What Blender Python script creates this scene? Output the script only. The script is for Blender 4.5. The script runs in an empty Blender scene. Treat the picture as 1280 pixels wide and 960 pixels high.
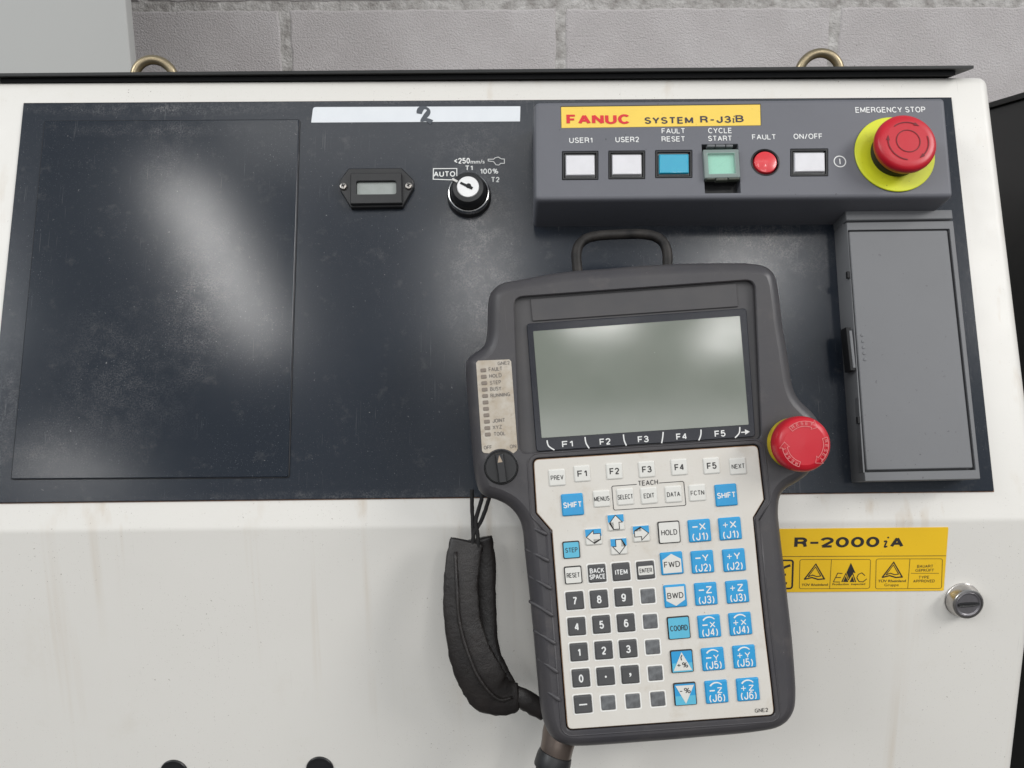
import bpy, bmesh, math, random
from mathutils import Vector, Matrix, geometry
random.seed(7)
S = bpy.context.scene
COL = S.collection

# ------------------------------------------------------------------ camera
EYE = Vector((0, 0, 1.35))
RI = Vector((0.99990142, -0.01152584, -0.00801865))
UP = Vector((0.0098874, 0.17251586, 0.98495712))
FW = Vector((0.00996911, 0.9849393, -0.17261281))
FPX = 961.0
cam = bpy.data.cameras.new('camera')
cam.sensor_width = 36; cam.lens = FPX/1280*36; cam.clip_start = .01; cam.clip_end = 60
cam_o = bpy.data.objects.new('camera', cam); COL.objects.link(cam_o)
m = Matrix.Identity(4)
for i in range(3):
    m[i][0], m[i][1], m[i][2], m[i][3] = RI[i], UP[i], -FW[i], EYE[i]
cam_o.matrix_world = m
S.camera = cam_o

# ------------------------------------------------------------------ world and lamps (an indoor hall with roof lights, plus added fill lamps)
W = bpy.data.worlds.new('World'); S.world = W; W.use_nodes = True
bg = W.node_tree.nodes['Background']
bg.inputs[0].default_value = (.86, .93, 1, 1); bg.inputs[1].default_value = .42
S.view_settings.view_transform = 'Standard'; S.view_settings.look = 'None'
S.view_settings.exposure = .08; S.view_settings.gamma = 1
CEIL = 1.35+2.6
def lamp(name, x, y, sx, sy, power, z=CEIL, col=(1, .985, .96)):
    l = bpy.data.lights.new(name, 'AREA'); l.shape = 'RECTANGLE'; l.size = sx; l.size_y = sy
    l.energy = power; l.color = col
    o = bpy.data.objects.new(name, l); COL.objects.link(o); o.location = (x, y, z)
    return o
lamp('overhead_light', -1.74, -2.95, .17, 1.7, 26)
lamp('overhead_light', -4.4, -6.4, .7, 1.4, 34)
lamp('overhead_light', -.16, -3.2, .22, 1.5, 17)
lamp('overhead_light', 1.50, -3.2, .32, .9, 26)
lamp('overhead_light', .84, -6.9, .7, .8, 44)
lamp('overhead_light', 2.35, -7.4, .6, 1.4, 50)
lamp('overhead_light', 0.2, -1.75, 3.2, .5, 14)  # added overhead fill, kept clear of the panel's reflections
def aim(o, p): o.rotation_euler = (Vector(p)-o.location).to_track_quat('-Z', 'Z').to_euler()
aim(lamp('fill_light', -.2, -5.8, 5.0, .8, 48, z=2.25, col=(1, .99, .98)), (0, .5, 1.3))  # added front fill from behind the camera, no known window there
aim(lamp('fill_light', 4.8, -2.4, 1.4, 3.0, 215, z=4.5, col=(1, .985, .97)), (0, .5, 1.3))  # added side fill, set where the panel does not mirror it
aim(lamp('fill_light', -4.8, -2.6, 1.4, 3.0, 140, z=4.5, col=(.97, .99, 1)), (0, .5, 1.3))  # weaker added fill on the opposite side
S.cycles.use_denoising = True
S.cycles.max_bounces = 6

# ------------------------------------------------------------------ frames and helpers
class Frame:
    def __init__(s, o, u, v, n): s.o, s.u, s.v, s.n = Vector(o), Vector(u), Vector(v), Vector(n)
    def M(s):
        m = Matrix.Identity(4)
        for i in range(3): m[i][0], m[i][1], m[i][2], m[i][3] = s.u[i], s.v[i], s.n[i], s.o[i]
        return m
    def ray(s, x, y, h=0):
        d = RI*((x-640)/FPX) - UP*((y-480)/FPX) + FW
        k = ((s.o + s.n*h) - EYE).dot(s.n)/d.dot(s.n)
        return EYE + d*k - s.o, k
    def px(s, x, y, h=0):
        p, k = s.ray(x, y, h); return (p.dot(s.u), p.dot(s.v))
    def k(s, x, y, h=0): return s.ray(x, y, h)[1]/FPX       # metres per photo pixel there
    def pl(s, pts, h=0): return [s.px(x, y, h) for x, y in pts]

DOOR = Frame((0, .5, 1.35-.18566), (1, 0, 0), (0, 0, 1), (0, -1, 0))
TT = .33649
PAN = Frame(DOOR.o, (1, 0, 0), (0, math.sin(TT), math.cos(TT)), (0, -math.cos(TT), math.sin(TT)))
a = math.radians(4.45); b = math.radians(2.5)
v0 = UP*math.cos(a) - RI*math.sin(a)
PEN = Frame((0, 0, 0), RI*math.cos(a) + UP*math.sin(a), v0*math.cos(b) + FW*math.sin(b), v0*math.sin(b) - FW*math.cos(b))
PEN.o = EYE + (RI*(160/FPX) - UP*(177/FPX) + FW)*.468

def inset(o, d):
    n = len(o); r = []
    for i in range(n):
        p, q, s = Vector(o[i-1]), Vector(o[i]), Vector(o[(i+1) % n])
        e1 = (q-p); e2 = (s-q)
        if e1.length < 1e-9: e1 = e2
        if e2.length < 1e-9: e2 = e1
        e1.normalize(); e2.normalize()
        n1 = Vector((-e1.y, e1.x)); n2 = Vector((-e2.y, e2.x))
        m = n1+n2
        if m.length < 1e-6: m = n1.copy()
        m.normalize(); c = max(.35, m.dot(n1))
        r.append(tuple(q + m*(d/c)))
    if d <= 0: return r
    # corners tighter than the offset collapse to one point
    fl = []
    for i in range(n):
        j = (i+1) % n
        e0 = Vector(o[j])-Vector(o[i]); e1 = Vector(r[j])-Vector(r[i])
        fl.append(e0.length > 1e-9 and e0.dot(e1) <= 0)
    if any(fl) and not all(fl):
        st = next(i for i in range(n) if not fl[i-1] and fl[i]) if any(not fl[i-1] and fl[i] for i in range(n)) else 0
        i = st; cnt = 0
        while cnt < n:
            if fl[i]:
                run = [i]; k = i
                while fl[k]: k = (k+1) % n; run.append(k); cnt += 1
                a0, a1 = (run[0]-1) % n, run[0]; b0, b1 = run[-1], (run[-1]+1) % n
                def off(p_, q_):
                    P_, Q_ = Vector(o[p_]), Vector(o[q_]); e = (Q_-P_).normalized(); nn = Vector((-e.y, e.x))*d
                    return P_+nn, Q_+nn
                A1, A2 = off(a0, a1); B1, B2 = off(b0, b1)
                X = geometry.intersect_line_line(A1.to_3d(), A2.to_3d(), B1.to_3d(), B2.to_3d())
                pt = (X[0].x, X[0].y) if X else tuple((Vector(r[run[0]])+Vector(r[run[-1]]))/2)
                for v_ in run: r[v_] = pt
                i = k
            else:
                i = (i+1) % n; cnt += 1
    return r
def ccw(o):
    A = sum(o[i-1][0]*o[i][1]-o[i][0]*o[i-1][1] for i in range(len(o)))
    return list(o) if A > 0 else list(reversed(o))
def rpoly(pts, r, seg=4):
    pts = ccw(pts)
    if not isinstance(r, (list, tuple)): pts = [p for i, p in enumerate(pts) if (Vector(p)-Vector(pts[i-1])).length > 1e-7]
    n = len(pts); out = []
    rr = r if isinstance(r, (list, tuple)) else [r]*n
    for i in range(n):
        p, q, s = Vector(pts[i-1]), Vector(pts[i]), Vector(pts[(i+1) % n])
        if rr[i] <= 0: out.append(tuple(q)); continue
        d1 = (p-q); d2 = (s-q); L1, L2 = d1.length, d2.length; d1.normalize(); d2.normalize()
        ang = d1.angle(d2)
        t = min(rr[i]/math.tan(ang/2), L1*.48, L2*.48)
        A, B = q+d1*t, q+d2*t
        for k in range(seg+1):
            w = k/seg; out.append(tuple((A*(1-w)+q*w)*(1-w)+(q*(1-w)+B*w)*w))
    return out
def rect(x, y, w, h, r=0, seg=4):
    p = [(x-w/2, y-h/2), (x+w/2, y-h/2), (x+w/2, y+h/2), (x-w/2, y+h/2)]
    return rpoly(p, r, seg) if r > 0 else p
def circ(x, y, r, n=40, ry=None, a0=0):
    ry = ry or r
    return [(x+r*math.cos(a0+2*math.pi*i/n), y+ry*math.sin(a0+2*math.pi*i/n)) for i in range(n)]
def spline(pts, n=6, closed=True):
    N = len(pts); out = []
    rng = range(N) if closed else range(N-1)
    for i in rng:
        g = (lambda j: pts[j % N]) if closed else (lambda j: pts[max(0, min(N-1, j))])
        p0, p1, p2, p3 = [Vector(g(i+d)) for d in (-1, 0, 1, 2)]
        for k in range(n):
            t = k/n
            out.append(tuple(.5*((2*p1)+(p2-p0)*t+(2*p0-5*p1+4*p2-p3)*t*t+(3*p1-p0-3*p2+p3)*t**3)))
    if not closed: out.append(tuple(pts[-1]))
    return out

def mesh(name, bm, smooth=40, recalc=True):
    bmesh.ops.remove_doubles(bm, verts=bm.verts, dist=2e-7)
    if recalc: bmesh.ops.recalc_face_normals(bm, faces=bm.faces)
    me = bpy.data.meshes.new(name); bm.to_mesh(me); bm.free()
    if smooth:
        for p in me.polygons: p.use_smooth = not (abs(p.normal.z) > .9995 and smooth != 180)
        me.set_sharp_from_angle(angle=math.radians(smooth))
        for p in me.polygons:      # keeps flat fronts flat
            if abs(p.normal.z) > .9995 and smooth != 180: p.use_smooth = False
    return me
def ring(bm, pts, z): return [bm.verts.new((p[0], p[1], z)) for p in pts]
def bridge(bm, A, B):
    n = len(A)
    for i in range(n):
        try: bm.faces.new((A[i-1], A[i], B[i], B[i-1]))
        except ValueError: pass
def prism_bm(bm, outline, levels, top=True, bot=True):
    o = ccw(outline); prev = None; first = None
    for z, d in levels:
        R = ring(bm, inset(o, d) if d else o, z)
        if prev: bridge(bm, prev, R)
        else: first = R
        prev = R
    if bot: bm.faces.new(list(reversed(first)))
    if top: bm.faces.new(prev)
    return first, prev
def prism(name, outline, levels, smooth=40, **k):
    bm = bmesh.new(); prism_bm(bm, outline, levels, **k); return mesh(name, bm, smooth)
def slab(name, outline, z0, z1, bev=.0005, smooth=50):
    return prism(name, outline, [(z0, 0), (z1-bev, 0), (z1-bev*.3, bev*.3), (z1, bev)], smooth)
def face_holes(bm, outline, holes, z, depth=.003, ch=.0004, ring0=None):
    """flat face at z with holes that have chamfered rims and walls down to z-depth"""
    o = ccw(outline)
    hs = [ccw(h) for h in holes]
    outer = [inset(h, -ch) for h in hs]
    loops = [[Vector((p[0], p[1], 0)) for p in o]] + [[Vector((p[0], p[1], 0)) for p in reversed(h)] for h in outer]
    tris = geometry.tessellate_polygon(loops)
    flat = []
    vs0 = ring0 if ring0 else ring(bm, o, z)
    flat += vs0
    rims = []
    for h in outer:
        R = ring(bm, h, z); rims.append(R); flat += list(reversed(R))
    for t in tris:
        try: bm.faces.new([flat[i] for i in t])
        except ValueError: pass
    dp = depth if isinstance(depth, (list, tuple)) else [depth]*len(hs)
    for R, h, dd in zip(rims, hs, dp):
        A = ring(bm, h, z-ch); bridge(bm, R, A)
        B = ring(bm, h, z-dd); bridge(bm, A, B)
def frame_ring(name, outer, inner, levels_o, z1, z0, smooth=40):
    bm = bmesh.new()
    _, t = prism_bm(bm, outer, levels_o, top=False, bot=False)
    o2 = inset(ccw(outer), levels_o[-1][1])
    face_holes(bm, o2, [inner], z1, z1-z0, .0002, ring0=t)
    return mesh(name, bm, smooth)
def lathe(name, prof, n=48, smooth=35):
    bm = bmesh.new(); prev = None
    for r, z in prof:
        if r <= 1e-7:
            v = bm.verts.new((0, 0, z))
            if prev:
                for i in range(n): bm.faces.new((prev[i-1], prev[i], v))
            prev = None; continue
        R = [bm.verts.new((r*math.cos(2*math.pi*i/n), r*math.sin(2*math.pi*i/n), z)) for i in range(n)]
        if prev: bridge(bm, prev, R)
        prev = R
    return mesh(name, bm, smooth)
def tube(name, pts, rad, n=10, closed=False, smooth=180, flat=1.0, upv=None, jit=0):
    """tube along 3-D points; rad number or list; flat squashes across upv"""
    P = [Vector(p) for p in pts]; N = len(P); bm = bmesh.new(); rings = []
    up = Vector(upv) if upv else Vector((0.01, .02, 1))
    for i, p in enumerate(P):
        t = (P[(i+1) % N]-P[i-1]) if closed else (P[min(N-1, i+1)]-P[max(0, i-1)])
        t.normalize()
        x = up.cross(t)
        if x.length < .05: x = Vector((1, 0, 0)).cross(t)
        x.normalize(); y = t.cross(x)
        r = rad[i] if isinstance(rad, (list, tuple)) else rad
        rings.append([bm.verts.new(p + x*(r*math.cos(2*math.pi*k/n))*(1+random.uniform(-jit, jit)) + y*(r*flat*math.sin(2*math.pi*k/n))*(1+random.uniform(-jit, jit))) for k in range(n)])
    for i in range(N-1): bridge(bm, rings[i], rings[i+1])
    if closed: bridge(bm, rings[-1], rings[0])
    else:
        bm.faces.new(rings[0]); bm.faces.new(rings[-1])
    return mesh(name, bm, smooth)
def ribbon_geo(pts, w, closed=False):
    P = [Vector(p) for p in pts]; N = len(P); L = []; R = []
    for i, p in enumerate(P):
        a_ = P[i-1] if (closed or i > 0) else None
        b_ = P[(i+1) % N] if (closed or i < N-1) else None
        t1 = (p-a_).normalized() if a_ is not None else None
        t2 = (b_-p).normalized() if b_ is not None else None
        if t1 is None: t1 = t2
        if t2 is None: t2 = t1
        t = t1+t2
        if t.length < 1e-5: t = t1.copy()
        t.normalize(); nn = Vector((-t.y, t.x)); c = max(.70, nn.dot(Vector((-t1.y, t1.x))))
        ww = (w[i] if isinstance(w, (list, tuple)) else w)/2/c
        L.append(p+nn*ww); R.append(p-nn*ww)
    return L, R
def ribbon_bm(bm, pts, w, z, closed=False):
    """flat printed line of width w"""
    L, R = ribbon_geo(pts, w, closed); N = len(L)
    zo = z + (len(bm.faces) % 40)*1.2e-6
    L = [bm.verts.new((*p, zo+i*5e-7)) for i, p in enumerate(L)]; R = [bm.verts.new((*p, zo+i*5e-7)) for i, p in enumerate(R)]
    for i in range(N if closed else N-1):
        j = (i+1) % N
        bm.faces.new((L[i], R[i], R[j], L[j]))
def ribbon(name, strokes, w, z=0, closed=False):
    bm = bmesh.new()
    for s in strokes: ribbon_bm(bm, s, w, z, closed)
    return mesh(name, bm, 0)
def poly(name, polys, z=0):
    bm = bmesh.new()
    for p in polys: bm.faces.new(ring(bm, ccw(p), z))
    bmesh.ops.triangulate(bm, faces=bm.faces)
    return mesh(name, bm, 0)

# text: outlines of the built-in font, normalised by its own box
_tc = {}
def glyphs(s, bold=0, shear=0, space=1.0):
    key = (s, bold, shear, space)
    if key in _tc: return _tc[key]
    cu = bpy.data.curves.new('t', 'FONT'); cu.body = s; cu.size = 1; cu.resolution_u = 3
    cu.offset = bold; cu.shear = shear; cu.space_character = space
    cu.align_x = 'LEFT'
    ob = bpy.data.objects.new('t', cu); COL.objects.link(ob)
    dg = bpy.context.evaluated_depsgraph_get(); dg.update()
    me = bpy.data.meshes.new_from_object(ob.evaluated_get(dg))
    vs = [(v.co.x, v.co.y) for v in me.vertices]; fs = [tuple(p.vertices) for p in me.polygons]
    bpy.data.objects.remove(ob); bpy.data.curves.remove(cu); bpy.data.meshes.remove(me)
    x0 = min(v[0] for v in vs); x1 = max(v[0] for v in vs); y0 = min(v[1] for v in vs); y1 = max(v[1] for v in vs)
    r = ([(v[0]-(x0+x1)/2, v[1]-(y0+y1)/2) for v in vs], fs, x1-x0, y1-y0)
    _tc[key] = r; return r
# stroke lettering: plain grotesque capitals and figures as single-line skeletons, height 0..1
def _e(cx, cy, rx, ry, a0, a1, n=9):
    return [(cx+rx*math.cos(math.radians(a0+(a1-a0)*i/n)), cy+ry*math.sin(math.radians(a0+(a1-a0)*i/n))) for i in range(n+1)]
GL = {
'A': (.70, [[(0, 0), (.35, 1), (.70, 0)], [(.13, .33), (.57, .33)]]),
'B': (.60, [[(.30, .53), (0, .53), (0, 1), (.34, 1)]+_e(.34, .765, .22, .235, 90, -90)+[(.30, .53)], [(0, .53), (0, 0), (.34, 0)]+_e(.34, .265, .26, .265, -90, 90)+[(.3, .53)]]),
'C': (.68, [_e(.36, .5, .36, .5, 42, 318, 16)]),
'D': (.66, [[(0, 0), (0, 1), (.28, 1)]+_e(.28, .5, .38, .5, 90, -90, 14)+[(0, 0)]]),
'E': (.55, [[(.55, 0), (0, 0), (0, 1), (.54, 1)], [(0, .53), (.50, .53)]]),
'F': (.52, [[(0, 0), (0, 1), (.52, 1)], [(0, .50), (.46, .50)]]),
'G': (.70, [_e(.36, .5, .36, .5, 45, 330, 16)+[(.69, .46), (.40, .46)], [(.69, .46), (.69, 0)]]),
'H': (.62, [[(0, 0), (0, 1)], [(.62, 0), (.62, 1)], [(0, .52), (.62, .52)]]),
'I': (.0, [[(0, 0), (0, 1)]]),
'J': (.46, [[(.46, 1), (.46, .28)]+_e(.23, .26, .23, .26, 0, -180, 10)+[(0, .34)]]),
'K': (.62, [[(0, 0), (0, 1)], [(.58, 1), (0, .38)], [(.22, .58), (.62, 0)]]),
'L': (.50, [[(0, 1), (0, 0), (.50, 0)]]),
'M': (.76, [[(0, 0), (0, 1), (.38, .1), (.76, 1), (.76, 0)]]),
'N': (.64, [[(0, 0), (0, 1), (.64, 0), (.64, 1)]]),
'O': (.74, [_e(.37, .5, .37, .5, 90, 450, 22)]),
'P': (.58, [[(0, 0), (0, 1), (.32, 1)]+_e(.32, .73, .25, .27, 90, -90)+[(0, .46)]]),
'R': (.62, [[(0, 0), (0, 1), (.34, 1)]+_e(.34, .75, .25, .25, 90, -90)+[(0, .50)], [(.36, .50), (.54, .38), (.60, 0)]]),
'S': (.58, [_e(.29, .755, .26, .245, 20, 235, 11)[:-1]+[(.17, .56), (.42, .46)]+_e(.30, .255, .28, .255, 40, -165, 12)]),
'T': (.62, [[(.31, 0), (.31, 1)], [(0, 1), (.62, 1)]]),
'U': (.62, [[(0, 1), (0, .32)]+_e(.31, .31, .31, .31, 180, 360, 12)+[(.62, 1)]]),
'V': (.66, [[(0, 1), (.33, 0), (.66, 1)]]),
'W': (.94, [[(0, 1), (.22, 0), (.47, .95), (.72, 0), (.94, 1)]]),
'X': (.62, [[(0, 0), (.62, 1)], [(0, 1), (.62, 0)]]),
'Y': (.64, [[(0, 1), (.32, .42), (.64, 1)], [(.32, .42), (.32, 0)]]),
'Z': (.58, [[(.02, 1), (.57, 1), (0, 0), (.58, 0)]]),
'0': (.50, [_e(.25, .5, .25, .5, 90, 450, 20)]),
'1': (.24, [[(0, .76), (.12, .80), (.24, 1), (.24, 0)]]),
'2': (.50, [_e(.25, .72, .25, .28, 172, -30, 12)+[(.02, .0), (.50, 0)]]),
'3': (.50, [_e(.24, .745, .22, .255, 165, -80, 12)+[(.16, .53)], [(.16, .53)]+_e(.24, .265, .26, .265, 85, -165, 13)]),
'4': (.54, [[(.40, 0), (.40, 1), (0, .27), (.54, .27)]]),
'5': (.50, [[(.46, 1), (.08, 1), (.03, .48)]+_e(.25, .32, .25, .32, 125, -160, 13)]),
'6': (.50, [_e(.26, .72, .22, .28, 30, 140, 7)+[(0, .45)]+_e(.25, .31, .25, .31, 180, 540, 20)]),
'7': (.50, [[(0, 1), (.50, 1), (.26, .48), (.15, 0)]]),
'8': (.50, [_e(.25, .765, .21, .235, -90, 270, 18), _e(.25, .27, .25, .27, 90, 450, 18)]),
'9': (.50, [_e(.24, .28, .22, .28, 210, 320, 7)+[(.50, .55)]+_e(.25, .69, .25, .31, 0, 360, 20)]),
'-': (.34, [[(0, .42), (.34, .42)]]),
'+': (.56, [[(0, .48), (.56, .48)], [(.28, .20), (.28, .76)]]),
'(': (.18, [_e(.42, .42, .42, .66, 130, 230, 8)]),
')': (.18, [_e(-.24, .42, .42, .66, 50, -50, 8)]),
'/': (.40, [[(0, -.02), (.40, 1.02)]]),
'<': (.50, [[(.5, .80), (0, .48), (.5, .16)]]),
'%': (.86, [_e(.19, .76, .17, .22, 90, 450, 14), _e(.67, .24, .17, .22, 90, 450, 14), [(.20, 0), (.64, 1)]]),
'i': (.34, [[(.05, .56), (.24, .60), (.12, .10), (.15, .03), (.30, .10)], [(.30, .86), (.325, 1.0)]]),
' ': (.12, []),
}
def stroke_text(s, h, w, wt, gapf=.29, ax=1.0):
    """outline quads for a word fitted into height h (None: from width) and width w (None: natural)"""
    if w is not None: w = w/ax
    x = 0; items = []
    for ch in s:
        gw, st = GL[ch]; items.append((x, st)); x += gw+gapf
    W_ = x-gapf
    ys = [p[1] for _, st in items for q in st for p in q]
    y0, y1 = min(ys), max(ys)
    if s.strip('.-,') == '' or y1-y0 < .5: y0, y1 = (0, 1) if s in '.,' else (y0, y1)
    if h is None: h = 1e9
    H = y1-y0
    if H < 1e-6:        # a dash
        t = h; sx = (w or W_)/max(W_, 1e-6); sy = 1
    else:
        if h > 1e8: h = (w/(W_+wt))*(H+wt)
        sy = h/(H+wt)if H else h; t = wt*sy
        sx = ((w-t)/W_ if W_ > 0 else 1) if w is not None else sy
    V = []; F = []; zl_ = 0.0
    xc = W_/2; yc = (y0+y1)/2
    for x0, st in items:
        parts_ = []
        for q in st:
            cur = [q[0]]
            for k in range(1, len(q)):
                cur.append(q[k])
                if k < len(q)-1:
                    t1 = Vector(q[k])-Vector(q[k-1]); t2 = Vector(q[k+1])-Vector(q[k])
                    if t1.length > 1e-6 and t2.length > 1e-6 and t1.normalized().dot(t2.normalized()) < -.15:
                        parts_.append(cur); cur = [q[k]]
            parts_.append(cur)
        for q in parts_:
            pts = [((p[0]+x0-xc)*sx, (p[1]-yc)*sy) for p in q]
            pts = [p for k, p in enumerate(pts) if k == 0 or (Vector(p)-Vector(pts[k-1])).length > 1e-7]
            cl = len(pts) > 3 and (Vector(pts[0])-Vector(pts[-1])).length < 1e-6
            if cl: pts = pts[:-1]
            L, R = ribbon_geo(pts, t, cl); b0 = len(V); n = len(pts)
            V += [(p[0], p[1], zl_+i*1.0e-6) for i, p in enumerate(L)]+[(p[0], p[1], zl_+i*1.0e-6) for i, p in enumerate(R)]; zl_ = (zl_+1.3e-5) % 5.2e-5
            for k in range(n if cl else n-1):
                j = (k+1) % n; F.append((b0+k, b0+n+k, b0+n+j, b0+j))
    return [(v[0]*ax, v[1], v[2]) for v in V], F
def text_mesh(name, pieces):
    """pieces: (string, cx, cy, height, width or None, options)"""
    V = []; F = []
    for pc in pieces:
        s, cx, cy, h, w = pc[:5]; op = pc[5] if len(pc) > 5 else {}
        c, sn = math.cos(op.get('rot', 0)), math.sin(op.get('rot', 0)); b0 = len(V)
        if all(ch in GL for ch in s):
            b_ = op.get('bold', 0)
            if 'wt' not in op and b_ == 0 and h is not None and h < .0036: op = dict(op, wt=.155)
            wt = op.get('wt', .18 if b_ == 0 else (.21 if b_ < .02 else .30))
            vs, fs = stroke_text(s, h, w, wt, op.get('gap', .29), op.get('ax', 1.0)); sx = sy = 1
        else:
            vs, fs, W_, H_ = glyphs(s, op.get('bold', 0), op.get('shear', 0), op.get('space', 1.0))
            if h is None: sx = sy = w/W_
            elif w is None: sx = sy = h/H_
            else: sx, sy = w/W_, h/H_
        zz = 0
        for q3 in vs:
            x, y = q3[0]*sx, q3[1]*sy
            V.append((cx+x*c-y*sn, cy+x*sn+y*c, op.get('z', 0)+(q3[2] if len(q3) > 2 else 0)))
        F += [tuple(i+b0 for i in f) for f in fs]
    me = bpy.data.meshes.new(name); me.from_pydata(V, [], F); me.update(); return me

# ------------------------------------------------------------------ materials
def lin(c):
    return tuple(((x/255)/12.92 if x/255 <= .04045 else ((x/255+.055)/1.055)**2.4) for x in c)
MATS = {}
def mat(name, col, rough=.5, metal=0, spec=.5, var=0, varcol=None, vscale=30, specks=None, bump=None, rvar=0, rscale=40, coat=0, trans=0, extra=None, ior=1.45, streak=None, grime=None, scratch=None, patches=None):
    if name in MATS: return MATS[name]
    M = bpy.data.materials.new(name); M.use_nodes = True; MATS[name] = M
    nt = M.node_tree; N = nt.nodes; L = nt.links; B = N['Principled BSDF']
    B.inputs['Roughness'].default_value = rough; B.inputs['Metallic'].default_value = metal
    B.inputs['Specular IOR Level'].default_value = spec; B.inputs['IOR'].default_value = ior
    B.inputs['Coat Weight'].default_value = coat; B.inputs['Coat Roughness'].default_value = .12
    B.inputs['Transmission Weight'].default_value = trans
    tc = N.new('ShaderNodeTexCoord')
    def mapping(sc):
        mp = N.new('ShaderNodeMapping'); mp.inputs['Scale'].default_value = sc; L.new(tc.outputs['Object'], mp.inputs[0]); return mp.outputs[0]
    def noise(scale, detail=4, rgh=.6, vec=None):
        n = N.new('ShaderNodeTexNoise'); n.inputs['Scale'].default_value = scale; n.inputs['Detail'].default_value = detail
        n.inputs['Roughness'].default_value = rgh; L.new(vec or tc.outputs['Object'], n.inputs['Vector']); return n.outputs['Fac']
    def rng(src, a0, a1, b0=0, b1=1):
        r = N.new('ShaderNodeMapRange'); r.clamp = True
        for i, v in zip((1, 2, 3, 4), (a0, a1, b0, b1)): r.inputs[i].default_value = v
        L.new(src, r.inputs[0]); return r.outputs[0]
    def mul(a_, b_):
        r = N.new('ShaderNodeMath'); r.operation = 'MULTIPLY'; L.new(a_, r.inputs[0])
        if isinstance(b_, (int, float)): r.inputs[1].default_value = b_
        else: L.new(b_, r.inputs[1])
        return r.outputs[0]
    def mix(fac, c1, c2):
        r = N.new('ShaderNodeMix'); r.data_type = 'RGBA'
        if isinstance(fac, (int, float)): r.inputs[0].default_value = fac
        else: L.new(fac, r.inputs[0])
        for i, c in ((6, c1), (7, c2)):
            if isinstance(c, tuple): r.inputs[i].default_value = (*c, 1)
            else: L.new(c, r.inputs[i])
        return r.outputs[2]
    c = tuple(col)
    if var:
        c = mix(mul(rng(noise(vscale, 6), .35, .68), var), c, tuple(varcol or [x*.6 for x in col]))
    if streak:      # vertical run marks: (amount, colour, axis)
        am, sc, ax = streak
        s3 = (70, 70, 2.2) if ax == 'z' else (70, 2.2, 70)
        f = rng(noise(1, 3, .55, mapping(s3)), .57, .72)
        g = rng(noise(5, 3), .42, .62)
        c = mix(mul(mul(f, g), am), c, sc)
    if specks:      # list of (scale, radius, keep, colour, amount)
        for (sc, ra, keep, scol, am) in specks:
            w = N.new('ShaderNodeTexNoise'); w.inputs['Scale'].default_value = sc*1.7; w.inputs['Detail'].default_value = 2
            L.new(tc.outputs['Object'], w.inputs['Vector'])
            wm = N.new('ShaderNodeVectorMath'); wm.operation = 'MULTIPLY_ADD'
            L.new(w.outputs['Color'], wm.inputs[0]); wm.inputs[1].default_value = (.9/sc,)*3; L.new(tc.outputs['Object'], wm.inputs[2])
            v = N.new('ShaderNodeTexVoronoi'); v.inputs['Scale'].default_value = sc; L.new(wm.outputs[0], v.inputs['Vector'])
            near = rng(v.outputs['Distance'], ra*.5, ra, 1, 0)
            sep = N.new('ShaderNodeSeparateColor'); L.new(v.outputs['Color'], sep.inputs[0])
            k = rng(sep.outputs[0], keep, min(1, keep+.12))
            cl = rng(noise(12, 3), .36, .60)
            c = mix(mul(mul(mul(near, k), cl), am), c, scol)
    if scratch:     # list of (angle, colour, amount, density): fine hairline scratches
        for (an_, scol, am, den) in scratch:
            mp = N.new('ShaderNodeMapping'); mp.inputs['Rotation'].default_value = (0, 0, an_); mp.inputs['Scale'].default_value = (1400, 22, 22)
            L.new(tc.outputs['Object'], mp.inputs[0])
            f = rng(noise(1, 1.5, .5, mp.outputs[0]), den, den+.03)
            c = mix(mul(mul(f, rng(noise(26, 3), .52, .66)), am), c, scol)
    if patches:     # dusty wear, and roof-light reflections painted in pale: (x, y, rx, ry, amount, colour) in the sheet's own coordinates
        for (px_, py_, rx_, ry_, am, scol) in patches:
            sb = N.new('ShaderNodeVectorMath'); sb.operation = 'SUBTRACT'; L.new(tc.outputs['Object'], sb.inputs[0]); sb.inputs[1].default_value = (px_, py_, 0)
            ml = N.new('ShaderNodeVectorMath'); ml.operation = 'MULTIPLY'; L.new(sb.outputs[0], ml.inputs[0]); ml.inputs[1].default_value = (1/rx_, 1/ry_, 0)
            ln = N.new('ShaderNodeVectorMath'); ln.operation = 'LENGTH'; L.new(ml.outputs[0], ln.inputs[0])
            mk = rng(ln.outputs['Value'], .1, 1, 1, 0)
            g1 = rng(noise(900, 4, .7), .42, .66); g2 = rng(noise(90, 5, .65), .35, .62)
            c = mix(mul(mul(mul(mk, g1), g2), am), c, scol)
    if grime:       # (scale, lo, hi, colour, amount)
        c = mix(mul(rng(noise(grime[0], 8, .7), grime[1], grime[2]), grime[4]), c, grime[3])
    if isinstance(c, tuple): B.inputs['Base Color'].default_value = (*c, 1)
    else: L.new(c, B.inputs['Base Color'])
    if rvar:
        L.new(rng(noise(rscale, 7, .65), .3, .7, rough-rvar, rough+rvar), B.inputs['Roughness'])
    if bump:        # (scale, strength, distance)
        bp = N.new('ShaderNodeBump'); bp.inputs['Strength'].default_value = bump[1]; bp.inputs['Distance'].default_value = bump[2]
        L.new(noise(bump[0], 5, .65), bp.inputs['Height']); L.new(bp.outputs[0], B.inputs['Normal'])
    return M

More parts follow.
